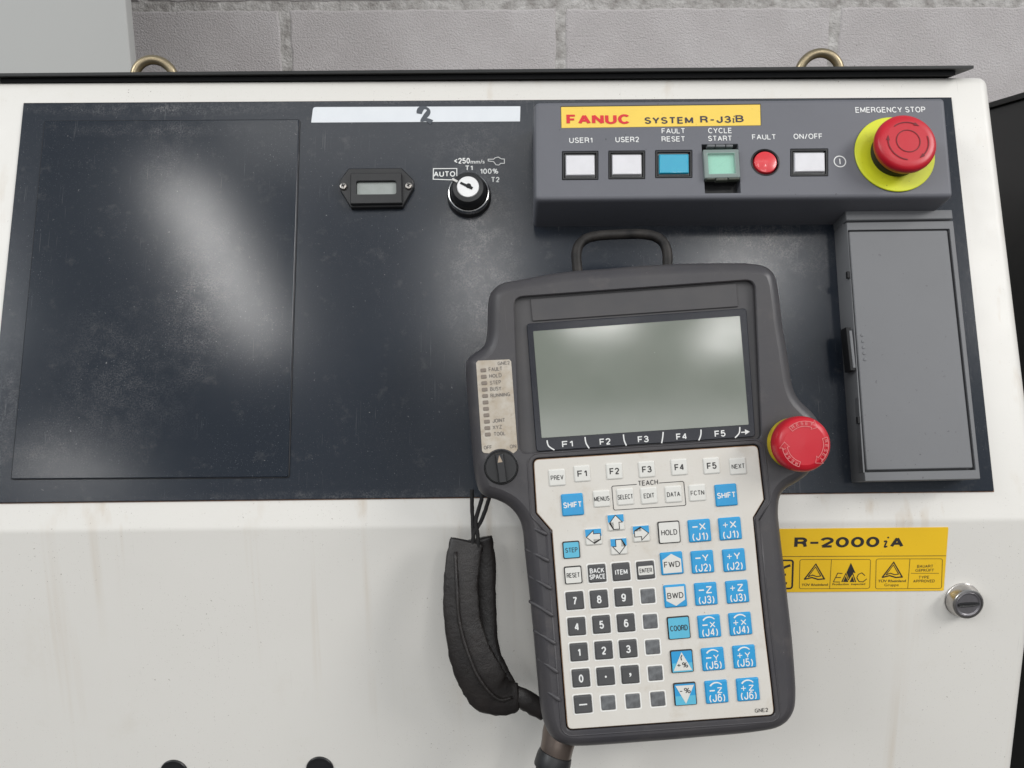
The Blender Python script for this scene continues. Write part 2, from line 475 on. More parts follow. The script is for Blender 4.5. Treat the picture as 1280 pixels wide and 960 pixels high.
dust = (.42, .41, .40)
cream = mat('cream_paint', (.66, .64, .60), .42, var=.10, varcol=(.52, .49, .44), vscale=9,
            specks=[(120, .055, .80, (.12, .08, .05), .9), (300, .13, .74, (.15, .11, .09), .8), (800, .22, .74, (.22, .18, .14), .6)], scratch=[(.9, (.42, .40, .37), .5, .72)], grime=(16, .60, .85, (.52, .47, .39), .35),
            streak=(.5, (.46, .36, .25), 'z'), bump=(900, .12, .0004), rvar=.05)
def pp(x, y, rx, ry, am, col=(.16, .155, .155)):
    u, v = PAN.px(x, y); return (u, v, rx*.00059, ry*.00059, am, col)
navy = mat('navy_panel_paint', (.0100, .0145, .0225), .19, spec=.5, var=.5, varcol=(.018, .022, .030), vscale=14, patches=[pp(602, 330, 60, 150, 1.0), pp(590, 180, 80, 60, .35), pp(965, 312, 85, 52, 1.0), pp(200, 138, 200, 12, .9), pp(560, 126, 300, 7, .8), pp(860, 292, 130, 22, .3), pp(8, 520, 22, 140, .5), pp(480, 620, 300, 9, .5), pp(590, 275, 30, 18, .5)],  # dust painted pale where the roof lights reflect, plus edge wear
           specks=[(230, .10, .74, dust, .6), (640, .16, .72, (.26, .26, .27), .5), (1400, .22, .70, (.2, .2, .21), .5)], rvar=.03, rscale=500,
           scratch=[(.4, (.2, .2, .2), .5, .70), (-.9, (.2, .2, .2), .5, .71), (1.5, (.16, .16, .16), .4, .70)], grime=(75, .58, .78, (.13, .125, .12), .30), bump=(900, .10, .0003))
navy2 = mat('navy_sheet', (.0085, .0130, .0205), .15, spec=.5, var=.45, varcol=(.016, .020, .028), vscale=11, patches=[pp(255, 370, 55, 130, .75), pp(210, 210, 45, 90, .35), pp(150, 480, 110, 120, .4), pp(60, 570, 60, 50, .5), pp(200, 165, 160, 12, .5)],  # pale dusty patches paint in the lamp streak and lower-left glow
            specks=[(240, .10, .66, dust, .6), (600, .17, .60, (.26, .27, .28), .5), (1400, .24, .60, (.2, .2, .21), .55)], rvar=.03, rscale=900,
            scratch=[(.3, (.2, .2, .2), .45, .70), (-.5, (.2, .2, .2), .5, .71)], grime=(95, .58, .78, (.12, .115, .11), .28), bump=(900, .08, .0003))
hgrey = mat('grey_housing_plastic', (.122, .124, .140), .5, var=.25, varcol=(.10, .10, .112), vscale=25,
            specks=[(220, .13, .72, (.02, .02, .02), .8), (560, .15, .74, (.04, .04, .045), .5), (500, .10, .88, (.4, .4, .4), .5)], bump=(2600, .22, .0003))
tgrey = mat('grey_cover_plastic', (.142, .144, .150), .52, var=.3, varcol=(.115, .117, .121), vscale=16,
            specks=[(200, .13, .70, (.02, .02, .02), .8), (520, .15, .72, (.04, .04, .04), .5), (420, .09, .88, (.4, .4, .4), .5)], bump=(2400, .25, .0003))
pbody = mat('charcoal_rubbery_plastic', (.043, .041, .046), .43, var=.5, varcol=(.070, .064, .062), vscale=18,
            specks=[(380, .09, .86, (.42, .40, .38), .6), (900, .16, .8, (.2, .19, .18), .4)], scratch=[(.5, (.16, .155, .15), .45, .71), (-.7, (.14, .13, .13), .4, .72)], bump=(2200, .25, .0003), rvar=.09, rscale=25,
            grime=(45, .56, .80, (.115, .100, .092), .5))
pbody2 = mat('charcoal_inner_plastic', (.052, .050, .053), .5, var=.4, varcol=(.085, .078, .074), vscale=30, bump=(2200, .25, .0003))
black = mat('black_plastic', (.012, .012, .013), .4, var=.3, varcol=(.03, .03, .03), vscale=60)
blacksheet = mat('black_sheet_steel', (.006, .0065, .0065), .5, var=.4, varcol=(.014, .014, .013), vscale=20, specks=[(500, .1, .85, dust, .4)])
gap = mat('dark_gap', (.006, .006, .007), .7)
facep = mat('keypad_membrane', (.60, .575, .53), .42, var=.35, varcol=(.50, .45, .38), vscale=22,
            specks=[(420, .14, .82, (.14, .11, .09), .7), (1200, .2, .85, (.2, .16, .12), .4)], bump=(900, .1, .0003),
            grime=(34, .55, .75, (.42, .35, .26), .5))
faceedge = mat('brown_grime_edge', (.30, .17, .09), .6, var=.6, varcol=(.06, .04, .03), vscale=200)
keyw = mat('white_key', (.63, .62, .58), .35, var=.2, varcol=(.52, .49, .44), vscale=60, bump=(600, .1, .0003))
keyblue = mat('blue_key', (.026, .29, .56), .38, var=.25, varcol=(.03, .20, .46), vscale=120, bump=(900, .15, .0003))
keylb = mat('pale_blue_key', (.10, .42, .58), .35, var=.25, varcol=(.08, .33, .47), vscale=120)
keydk = mat('dark_grey_key', (.062, .062, .064), .42, var=.3, varcol=(.09, .088, .085), vscale=120, bump=(900, .15, .0003))
keyblank = mat('worn_grey_key', (.16, .165, .17), .4, var=.8, varcol=(.06, .06, .062), vscale=220)
pw = mat('white_print', (.72, .72, .70), .5, var=.3, varcol=(.5, .5, .5), vscale=400)
pk = mat('black_print', (.022, .02, .02), .5, var=.3, varcol=(.06, .055, .05), vscale=400)
pfade = mat('faded_dark_print', (.10, .09, .085), .5, var=.6, varcol=(.22, .2, .18), vscale=300)
yel = mat('yellow_label', (.80, .50, .02), .38, var=.25, varcol=(.66, .40, .02), vscale=20, specks=[(500, .14, .88, (.2, .12, .02), .7)], bump=(700, .06, .0003))
yel2 = mat('pale_yellow_label', (.80, .56, .09), .42, var=.3, varcol=(.68, .46, .08), vscale=40, specks=[(400, .16, .85, (.2, .12, .03), .7)])
yeldisc = mat('lime_yellow_disc', (.62, .66, .02), .42, var=.4, varcol=(.46, .47, .02), vscale=40, specks=[(330, .16, .78, (.12, .11, .02), .7)], grime=(60, .58, .75, (.30, .30, .05), .4))
red = mat('red_button_plastic', (.48, .010, .022), .36, var=.2, varcol=(.45, .014, .022), vscale=30, specks=[(500, .1, .9, (.15, .01, .01), .6)], rvar=.06)
redgr = mat('red_groove', (.14, .006, .010), .6)
redlamp = mat('red_lens', (.66, .035, .045), .35, var=.4, varcol=(.45, .03, .035), vscale=250, coat=.4)
fred = mat('red_print', (.62, .022, .030), .45, var=.2, varcol=(.5, .03, .03), vscale=200)
capw = mat('milky_lens', (.62, .61, .63), .3, var=.35, varcol=(.50, .49, .50), vscale=90, coat=.3, specks=[(600, .15, .85, (.25, .2, .2), .4)])
capb = mat('blue_lens', (.010, .31, .45), .3, var=.3, varcol=(.01, .24, .42), vscale=90, coat=.3)
capg = mat('green_lens', (.24, .60, .44), .35, var=.3, varcol=(.20, .50, .37), vscale=90, coat=.2)
clear = mat('scuffed_clear_plastic', (.55, .60, .58), .25)
clear.node_tree.nodes['Principled BSDF'].inputs['Alpha'].default_value = .10
coverrim = mat('scuffed_cover_rim', (.30, .36, .34), .3)
coverrim.node_tree.nodes['Principled BSDF'].inputs['Alpha'].default_value = .6
chrome = mat('worn_chrome', (.62, .61, .60), .24, metal=1, rvar=.08, rscale=200)
lockmetal = mat('brushed_lock_metal', (.56, .54, .52), .30, metal=1, var=.4, varcol=(.3, .28, .27), vscale=120)
brightface = mat('bright_key_face', (.66, .655, .65), .36, metal=.3, var=.15, vscale=150)
zinc = mat('yellow_zinc_steel', (.34, .28, .18), .38, metal=.85, var=.6, varcol=(.17, .14, .10), vscale=60, rvar=.1, bump=(300, .2, .0005))
lcd = mat('lcd_glass', (.150, .168, .138), .12, spec=.6, var=.35, varcol=(.20, .20, .175), vscale=7,
          specks=[(250, .07, .86, (.5, .5, .48), .5), (300, .08, .9, (.03, .03, .03), .7)], rvar=.02, streak=(.12, (.36, .37, .34), 'y'))
bez = mat('blue_black_bezel', (.010, .0115, .018), .22, spec=.3, var=.4, varcol=(.028, .028, .034), vscale=60, specks=[(700, .12, .86, dust, .4)])
ledp = mat('stained_led_label', (.46, .42, .36), .42, var=.8, varcol=(.34, .27, .19), vscale=120, grime=(160, .56, .72, (.20, .15, .10), .55))
led = mat('unlit_led_window', (.20, .165, .135), .4, var=.5, varcol=(.14, .11, .09), vscale=400)
strapm = mat('worn_black_vinyl', (.0125, .0105, .0100), .42, var=.6, varcol=(.024, .020, .018), vscale=90, specks=[(900, .16, .86, (.3, .28, .26), .35)], bump=(230, .35, .0012), rvar=.08)
cordm = mat('black_braided_cord', (.015, .014, .014), .8, bump=(1500, .8, .001))
loopm = mat('dusty_black_rod', (.007, .0065, .0065), .5, spec=.3, var=.7, varcol=(.04, .035, .031), vscale=110, bump=(700, .4, .0006))
brownmetal = mat('bronze_cable_collar', (.17, .135, .115), .33, metal=.7, var=.5, varcol=(.08, .06, .05), vscale=40)
rubber = mat('black_cable_rubber', (.013, .013, .014), .42, var=.3, varcol=(.03, .03, .03), vscale=50)
blockm = mat('painted_concrete_block', (.545, .515, .51), .88, var=.6, varcol=(.40, .365, .36), vscale=9,
             specks=[(110, .13, .70, (.13, .11, .10), .8), (330, .2, .66, (.18, .16, .15), .7), (700, .25, .6, (.26, .24, .23), .6)], bump=(330, .9, .004),
             grime=(9, .55, .75, (.56, .55, .54), .5))
mortarm = mat('pale_mortar', (.56, .54, .52), .9, var=.8, varcol=(.22, .20, .185), vscale=45, bump=(150, .9, .006))
duct = mat('light_grey_enamel', (.40, .40, .385), .5, var=.2, varcol=(.36, .355, .34), vscale=5, specks=[(160, .05, .88, (.1, .09, .08), .7)])
blackcab = mat('black_enamel', (.020, .020, .020), .5, var=.4, varcol=(.02, .02, .02), vscale=8)
floorm = mat('workshop_floor_concrete', (.045, .044, .043), .7, var=.5, vscale=3, bump=(60, .3, .003))
stripm = mat('white_marker_strip', (.66, .68, .70), .4, var=.25, varcol=(.56, .58, .61), vscale=80, specks=[(330, .14, .86, (.2, .2, .2), .6)])
screwm = mat('screw_steel', (.45, .43, .40), .35, metal=.9, var=.5, varcol=(.2, .15, .12), vscale=500)
meterglass = mat('clouded_meter_window', (.27, .29, .275), .25, var=.8, varcol=(.24, .26, .24), vscale=160, coat=.5)
rust = mat('rust_edge', (.20, .085, .035), .8, var=.8, varcol=(.04, .025, .02), vscale=300)

# ------------------------------------------------------------------ objects
WM = {}
def root(name, M, label, cat, group=None):
    o = bpy.data.objects.new(name, None); COL.objects.link(o); o.empty_display_size = .02
    o.matrix_world = M; WM[o] = M.copy(); o['label'] = label; o['category'] = cat
    if group: o['group'] = group
    return o
def obj(name, me, mt, parent, M=None, label=None):
    """link mesh me, whose world matrix is M (default: the parent's), under parent"""
    o = bpy.data.objects.new(name, me); COL.objects.link(o)
    if mt and not me.materials: me.materials.append(mt)
    if M is None: M = WM[parent] if parent else Matrix.Identity(4)
    WM[o] = M.copy()
    if parent:
        o.parent = parent; o.matrix_local = WM[parent].inverted() @ M
    else: o.matrix_world = M
    if label: o['label'] = label
    return o
def T(x, y, z=0): return Matrix.Translation((x, y, z))
def RZ(an): return Matrix.Rotation(an, 4, 'Z')

# ---------------- setting: floor
bm = bmesh.new(); bm.faces.new(ring(bm, rect(0, -2, 24, 24), 0))
o = obj('floor', mesh('floor', bm, 0), floorm, None); o['kind'] = 'structure'

# ---------------- block wall
YW = 1.33
WALL = Frame((0, YW, 0), (1, 0, 0), (0, 0, 1), (0, -1, 0))
wall = root('block_wall', WALL.M(), 'grey painted concrete block wall behind the controller cabinet', 'wall')
j1 = WALL.px(357, 50)[0]; j2 = WALL.px(701, 50)[0]; j3 = WALL.px(1043, 50)[0]
bw = (j3-j1)/2; zj = WALL.px(640, 5)[1]; bh = .225
def block_mesh(w, h):
    o = []
    n = 26; c = rect(0, 0, w-.015, h-.013)
    for i in range(4):
        p, q = Vector(c[i]), Vector(c[(i+1) % 4]); k = n if i % 2 == 0 else n//2
        for j in range(k):
            t = j/k; v = p.lerp(q, t); o.append((v.x+random.uniform(-.0012, .0012), v.y+random.uniform(-.0014, .0014)))
    return prism('block', o, [(-.10, 0), (-.0035, .0), (-.0012, .0014), (0, .0040)], 30)
bmeshes = [block_mesh(bw, bh) for _ in range(5)]
for r in range(-7, 2):
    for c in range(-4, 5):
        off = 0 if r % 2 else bw/2
        x = j2 + (c-.5)*bw + off; z = zj + (r+.5)*bh
        if x < -2.3 or x > 2.3 or z < .05: continue
        obj('block', bmeshes[(r*3+c*7) % 5], blockm, wall, WALL.M() @ T(x, z, random.uniform(-.0015, .0015)))
bm = bmesh.new(); prism_bm(bm, rect(0, .9, 4.6, 1.8+.5), [(-.11, 0), (-.0025, 0)])
obj('mortar', mesh('mortar', bm, 0), mortarm, wall)

# ---------------- grey sheet cabinet behind, left
G = Frame((0, 1.02, 0), (1, 0, 0), (0, 0, 1), (0, -1, 0))
gx = G.px(160, 40)[0]
gr = root('wall_cabinet', G.M() @ T(gx-.45, 0, 0), 'plain light grey sheet metal cabinet standing against the block wall at upper left', 'cabinet')
obj('cabinet_body', slab('cabinet_body', rect(0, 1.1, .9, 2.2, .004), -.016, 0, .002), duct, gr)

# ---------------- black cabinet on the right
XB = .50
bc = root('black_cabinet', T(XB, .93, 0), 'black enamelled cabinet standing to the right of the cream controller', 'cabinet')
def onX(x, y):
    d = RI*((x-640)/FPX) - UP*((y-480)/FPX) + FW; k = XB/d.x; return EYE+d*k
zt = onX(1262, 129).z
obj('cabinet_body', slab('cabinet_body', rect(.3, 0, .6, .62, .004), 0, zt, .002), blackcab, bc, T(XB, .93, 0))
obj('top_rim', slab('top_rim', rect(.3, 0, .606, .626, .004), zt+.0005, zt+.006, .001), blacksheet, bc, T(XB, .93, 0))

# ================================================================== controller cabinet
CAB = root('control_cabinet', T(.0, .72, 0), 'cream painted robot controller cabinet with sloping dark operator panel and lower door', 'control cabinet')
XR = .3705; XL = -.395
sT = .3300
y0, z0 = .5, DOOR.o.z
yt, ztp = y0+sT*math.sin(TT), z0+sT*math.cos(TT)
# side profile (x -> depth, y -> height), rounded crease and top edge
prof = [(y0, .08), (y0, z0), (yt, ztp), (1.05, ztp), (1.05, .08)]
prof2 = rpoly(prof, [0]*5)
def prof_round(pts, radii, seg=6): return rpoly(pts, radii, seg)
pr = ccw(prof)
rad = []
for p in pr:
    rad.append(.011 if abs(p[0]-y0) < 1e-6 and abs(p[1]-z0) < 1e-6 else (.008 if abs(p[1]-ztp) < 1e-6 and p[0] < 1 else .004))
prr = rpoly(pr, rad, 6)
Lx = XR-XL
lv = [(0, .009)]
for k in range(1, 6):
    t = math.pi/2*k/5; lv.append((.009*(1-math.cos(t)), .009*(1-math.sin(t))))
lv2 = [(Lx-z, d) for z, d in reversed(lv)]
me = prism('shell', prr, lv+lv2, 35)
MX = Matrix(((0, 0, 1, XL), (1, 0, 0, 0), (0, 1, 0, 0), (0, 0, 0, 1)))   # local (depth,height,along) -> world
for v in me.vertices: v.co = MX @ v.co
me.update()
obj('shell', me, cream, CAB, Matrix.Identity(4))
# skirt
obj('plinth', slab('plinth', rect((XL+XR)/2, .78, Lx-.03, .5), 0, .085, .002), blacksheet, CAB, Matrix.Identity(4))

# roof plate overhanging the front
RP = Frame((0, 0, ztp+.0036), (1, 0, 0), (0, 1, 0), (0, 0, 1))
pa = RP.px(-40, 95.6); pb_ = RP.px(1217, 85.5)
obj('roof_plate', slab('roof_plate', [pa, pb_, (pb_[0]-.004, 1.0), (pa[0]-.06, 1.0)], 0, .0022, .0003), blacksheet, CAB, RP.M())
obj('roof_gasket', slab('roof_gasket', [(pa[0]+.02, pa[1]+.006), (pb_[0]-.010, pb_[1]+.006), (pb_[0]-.012, .99), (pa[0]+.02, .99)], -.0034, -.0002, .0002), gap, CAB, RP.M())
print('plate overhang', yt-pa[1], yt-pb_[1])
# lifting eyes
def eye(cx, top, Y, R, r, tilt):
    F = Frame((0, Y, 0), (1, 0, 0), (0, 0, 1), (0, -1, 0))
    x, z = F.px(cx, top)
    c = Vector((x, Y, z-R-r))
    pts = [c+Vector((R*math.cos(t), 0, R*math.sin(t))) for t in [2*math.pi*i/40 for i in range(40)]]
    me = tube('lifting_eye', [p-c for p in pts], r, 14, closed=True, upv=(0, 1, 0))
    e = obj('lifting_eye', me, zinc, CAB, Matrix.Translation(c) @ RZ(tilt))
    bl = c.z-R-r-(ztp+.0058)
    h0 = -(c.z-(ztp+.0058))
    bm = bmesh.new()
    prism_bm(bm, circ(0, 0, .013, 20), [(h0, 0), (min(-R+.001, h0+.012), 0)]) if h0 < -R else prism_bm(bm, circ(0, 0, .013, 20), [(h0, 0), (h0+.002, 0)])
    obj('eye_shank', mesh('eye_shank', bm), zinc, e)
eye(191, 68.5, .70, .0165, .0040, .12)
eye(1026, 60, .66, .0165, .0038, -.05)

# operator panel sheet on the slope
q = PAN.pl([(-20, 629), (1241, 614), (1188, 123), (31, 130)])
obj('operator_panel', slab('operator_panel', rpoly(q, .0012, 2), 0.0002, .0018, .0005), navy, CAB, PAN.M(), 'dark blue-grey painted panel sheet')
PZ = .0018
q = inset(ccw(PAN.pl([(-20, 629), (1241, 614), (1188, 123), (31, 130)])), -.0005)
obj('panel_edge', slab('panel_edge', q, 0.0001, .0007, .0001), rust, CAB, PAN.M(), 'brown rusty edge of the panel sheet')
# big blank sheet at left
q = PAN.pl([(15, 599), (361, 596.5), (374.5, 150.5), (57, 152)], PZ)
obj('sheet_lip', slab('sheet_lip', inset(rpoly(q, .0015, 3), -.00025), PZ+.0002, PZ+.0009, .0003), mat('sheet_edge_highlight', (.09, .09, .095), .4, var=.8, varcol=(.02, .024, .03), vscale=90), CAB, PAN.M())  # lip coloured lighter as a painted edge highlight
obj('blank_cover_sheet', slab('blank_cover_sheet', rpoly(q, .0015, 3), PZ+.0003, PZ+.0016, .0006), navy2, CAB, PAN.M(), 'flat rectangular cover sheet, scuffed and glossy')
obj('cover_gap_shade', slab('cover_gap_shade', inset(rpoly(q, .0015, 3), -.0006), PZ, PZ+.0005, .0001), gap, CAB, PAN.M())  # dark sheet standing in for the shaded gap round the cover
# faint raised surround made by the bulging sheet
q2 = PAN.pl([(3, 612), (371, 610), (384, 140), (47, 142)], PZ)
bm = bmesh.new(); ribbon_bm(bm, rpoly(q2, .004, 4), .0008, PZ+.0003, True)
# marker strip with a hand-drawn 2
K = PAN.k(520, 143)
q = PAN.pl([(389, 153.5), (650, 152), (650.5, 133), (391.5, 134)], PZ)
st = obj('marker_strip', slab('marker_strip', rpoly(q, [.0004, .0004, .0004, .0022], 3), PZ, PZ+.0003, .0001), stripm, CAB, PAN.M(), 'white adhesive strip with a handwritten 2')
pts = [(524.0, 142.5), (525.5, 137.5), (530.5, 135), (535, 137.0), (535.2, 141), (531.5, 146), (527.5, 151.0), (533, 150.0), (540, 153.2)]
sp = spline(PAN.pl(pts, PZ), 5, False)
w_ = [K*(4.9+1.6*math.sin(i*.35)+ (1.3 if i < 8 else 0)) for i in range(len(sp))]
mark = ribbon('handwritten_mark', [sp], w_, PZ+.00045)
obj('handwritten_mark', mark, mat('marker_ink', (.060, .068, .080), .4), st, PAN.M())

# ---------------- hour meter
MP = [(426, 240), (426, 229), (437, 213.5), (503, 213), (518, 228), (518, 237), (504, 261.5), (440, 262.5)]
FM = Frame(PAN.o+PAN.n*PZ, PAN.u, PAN.v, PAN.n)
def fr_at(fr, x, y, h=0):
    u, v = fr.px(x, y, h); return fr.M() @ T(u, v, h)
hm = obj('hour_meter', slab('hour_meter', rpoly(FM.pl(MP), .0008, 3), 0, .0045, .0008), black, CAB, FM.M(), 'small black hour meter with a clouded window')
bo = rpoly(FM.pl([(437.5, 255), (503, 254), (502, 215.5), (438, 216)], .0075), .0008, 3)
hi = rpoly(FM.pl([(445, 243), (495.5, 242.5), (495, 225.5), (445, 226)], .0075), .0018, 4)
obj('meter_housing', frame_ring('meter_housing', bo, hi, [(.0045, 0), (.0068, 0), (.0075, .0006)], .0075, .0035), black, hm)
obj('meter_window', slab('meter_window', inset(ccw(hi), .0001), .0040, .0050, .0002), meterglass, hm)
for sx, sy in ((429.5, 233.5), (511, 233)):
    s = obj('screw', lathe('screw', [(.0028, 0), (.0028, .0008), (.0022, .0017), (.001, .0021), (0, .0022)], 20), screwm, hm, fr_at(FM, sx, sy, .0046))
    bm = bmesh.new()
    for an in (0.35, 0.35+math.pi/2):
        c_, s_ = math.cos(an), math.sin(an); L2, w2 = .0016, .00035
        bm.faces.new([bm.verts.new((x*c_-y*s_, x*s_+y*c_, .00235)) for x, y in ((-L2, -w2), (L2, -w2), (L2, w2), (-L2, w2))])
    # the cross slot is part of the screw
    for f in bm.faces: pass
    ms = mesh('slot', bm, 0)
    obj('slot', ms, gap, hm, WM[s])

# ---------------- key switch
ks = obj('key_switch', lathe('key_switch', [(.0160, 0), (.0160, .0035), (.0152, .0050), (.010, .0050)]), black, CAB, fr_at(FM, 586.5, 246.5), 'round key switch with chrome ring and black barrel')
obj('chrome_ring', lathe('chrome_ring', [(.0150, .0048), (.0150, .0078), (.0146, .0088), (.0140, .0091), (.0134, .0086), (.0132, .0050)]), chrome, ks)
obj('barrel', lathe('barrel', [(.0132, .005), (.0128, .0110), (.0122, .0155), (.0108, .0175), (.0082, .0180), (.0080, .0172)]), black, ks)
obj('key_face', lathe('key_face', [(.0079, .015), (.0079, .0182), (.0075, .0187), (0, .0189)]), brightface, ks)
bm = bmesh.new()
an = math.radians(-27); c_, s_ = math.cos(an), math.sin(an)
sh = [(-.0060, -.0007), (.0018, -.0011), (.0036, -.0010), (.0036, .0010), (.0016, .0013), (.0000, .0010), (-.0060, .0009)]
bm.faces.new([bm.verts.new((x*c_-y*s_, x*s_+y*c_, .0191)) for x, y in sh])
bm.faces.new(ring(bm, circ(.0004, .0004, .0019, 16), .01905))
obj('keyhole', mesh('keyhole', bm, 0), gap, ks)
bm = bmesh.new(); prism_bm(bm, [(-.0125, -.0008), (-.0083, -.0008), (-.0083, .0008), (-.0125, .0008)], [(.016, 0), (.0190, 0)])
obj('pointer', mesh('pointer', bm, 0), mat('silver_paint', (.5, .49, .47), .4, metal=.4), ks, WM[ks] @ RZ(an))

def pwords(name, fr, items, mt, parent, h):
    for it in items:
        k = fr.k(it[1], it[2], h); u, v = fr.px(it[1], it[2], h); op = it[5] if len(it) > 5 else {}
        me = text_mesh(name, [(it[0], 0, 0, None if it[3] is None else it[3]*k, None if it[4] is None else it[4]*k, op)])
        obj(name, me, mt, parent, fr.M() @ T(u, v, h))
def ptxt(name, fr, items, mt, parent, h):
    """items: (string, px, py, height px, width px, opts) printed on frame fr at offset h"""
    P = []
    for it in items:
        s, x, y, hh, ww = it[:5]; op = it[5] if len(it) > 5 else {}
        k = fr.k(x, y, h); u, v = fr.px(x, y, h)
        P.append((s, u, v, None if hh is None else hh*k, None if ww is None else ww*k, dict(op, z=h)))
    return obj(name, text_mesh(name, P), mt, parent, fr.M())
h_ = .0003
pwords('printed_text', FM, [('<250', 577.5, 201, 7.6, 20, {'bold': .012}), ('mm/s', 597, 202, 5.2, 17.5, {'bold': .01}),
     ('T1', 586, 210, 6.6, 9.5, {'bold': .012}), ('AUTO', 555.5, 217.5, 7.2, 27, {'bold': .012}),
     ('100%', 611.5, 214, 7.2, 23, {'bold': .012}), ('T2', 619, 224.5, 7, 10.5, {'bold': .015})], pw, CAB, h_)
K = FM.k(580, 215)
obj('printed_frame', ribbon('printed_frame', [FM.pl([(565, 224.8), (541.5, 224.0), (541.8, 210.8), (571, 210.6), (571, 220)], h_)], K*1.1, h_), pw, CAB, FM.M())
hand = [(610.2, 199.0), (610.2, 201.2), (617, 202), (620, 206), (623.5, 206.3), (626, 204.2), (630.5, 204.2), (630.5, 198.8), (626.5, 198.6), (623, 196.3), (619, 197.2), (617, 199)]
obj('hand_symbol', ribbon('hand_symbol', [FM.pl(hand, h_)], K*.9, h_, True), pw, CAB, FM.M())

# ---------------- console housing (button box)
hT, hB = .040, .042
cs = [(669, 250, hB), (1192, 246, hB), (1181, 122, hT), (668.5, 127.5, hT)]
c3 = []
for x, y, h in cs:
    u, v = PAN.px(x, y, h); c3.append(PAN.o+PAN.u*u+PAN.v*v+PAN.n*h)
hv = ((c3[3]-c3[0])+(c3[2]-c3[1])).normalized(); hu = (c3[1]-c3[0]).normalized()
hn = hu.cross(hv).normalized(); hv = hn.cross(hu)
HF = Frame((c3[0]+c3[1]+c3[2]+c3[3])/4, hu, hv, hn)
front = HF.pl([(669, 250), (1192, 246), (1181, 122), (668.5, 127.5)])
ro = rpoly(front, .0035, 5)
# button openings (photo pixel boxes on the front face)
def box(x0, y0, x1, y1): return [(x0, y1), (x1, y1-(x1-x0)*.008), (x1, y0-(x1-x0)*.008), (x0, y0)]
BTN = [('USER1', 702.5, 189, 748, 225, capw), ('USER2', 760.5, 188.5, 806.5, 224, capw), ('RESET', 819, 187.8, 865.5, 222.5, capb), ('ON', 988, 186, 1035.3, 220.5, capw)]
holes = [rpoly(HF.pl(box(x0, y0, x1, y1)), .0006, 3) for _, x0, y0, x1, y1, _ in BTN]
cyc = rpoly(HF.pl([(881.5, 241.5), (926, 241), (922.5, 180), (877, 180.5)]), .0004, 2)
K = HF.k(957, 203)
fl = circ(*HF.px(956.7, 203), 17.2*K, 36)
lab = rpoly(HF.pl([(701.5, 160), (951.5, 156.6), (950.8, 130), (701, 133)]), .0003, 2)
bm = bmesh.new()
# base ring on the panel
MP2 = PAN.M().inverted() @ HF.M()
R0 = []
oo = ccw(ro)
vb = PAN.px(700, 284.5)[1]; vt2 = max((MP2 @ Vector((p[0], p[1], 0))).y for p in ccw(ro))
vmin = min(p[1] for p in oo); vmax = max(p[1] for p in oo)
MI = HF.M().inverted() @ PAN.M()
for p in oo:
    w3 = MP2 @ Vector((p[0], p[1], 0))
    t = (p[1]-vmin)/(vmax-vmin)
    nv = vb+(vt2-vb)*t
    R0.append(bm.verts.new(MI @ Vector((w3.x, nv, .0015))))
lv = [(-.0040, -.0006), (-.0020, 0.0), (-.0010, .0005), (-.0003, .0013), (0, .0026)]
prev = R0
for z, d in lv:
    R = ring(bm, inset(oo, d), z); bridge(bm, prev, R); prev = R
face_holes(bm, inset(oo, .0026), holes+[cyc, fl, lab], 0, [.006]*4+[.010, .006, .0008], .0003, ring0=prev)
HS = obj('console_housing', mesh('console_housing', bm, 35), hgrey, CAB, HF.M(), 'grey plastic button housing with a dark underside')

lb = obj('name_label', slab('name_label', inset(ccw(lab), .0002), -.0011, -.00035, .0001), yel2, CAB, HF.M(), 'yellow label reading FANUC SYSTEM R-J3iB')
ptxt('red_lettering', HF, [('FANUC', 748, 149.0, 13.2, 80, {'wt': .26, 'gap': .36, 'ax': 1.6})], fred, lb, -.00012)
ptxt('dark_lettering', HF, [('SYSTEM', 836, 150.4, 9, 61, {'wt': .20, 'gap': .36, 'ax': 1.4}), ('R-J3', 894.5, 149.2, 9.4, 38.5, {'wt': .20, 'gap': .36, 'ax': 1.4}), ('B', 924.5, 148.2, 9.4, 10, {'wt': .20, 'ax': 1.4}),
     ('i', 916.8, 148.8, 10.2, 4.2, {'wt': .13})], mat('navy_print', (.03, .028, .05), .5), lb, -.00012)
pwords('printed_text', HF, [('USER1', 726, 175.3, 7.4, 29), ('USER2', 784, 174.4, 7.4, 29.5), ('FAULT', 841.7, 163.6, 7.2, 29.5), ('RESET', 841.7, 173.7, 7.2, 29.5),
     ('CYCLE', 900, 163.2, 7.4, 30), ('START', 900, 173, 7.2, 30), ('FAULT', 955, 171.2, 7.2, 30), ('ON/OFF', 1010, 170.4, 7.6, 36.4), ('EMERGENCY STOP', 1113, 137.2, 7.8, 88, {})], pw, CAB, .0002)
K = HF.k(1049, 202)
cc = HF.px(1049.7, 202)
bm = bmesh.new(); ribbon_bm(bm, circ(*cc, 7.2*K, 32), 1.3*K, .0002, True); ribbon_bm(bm, [(cc[0], cc[1]-3.6*K), (cc[0], cc[1]+3.6*K)], 1.3*K, .0002)
obj('power_symbol', mesh('power_symbol', bm, 0), pw, CAB, HF.M())

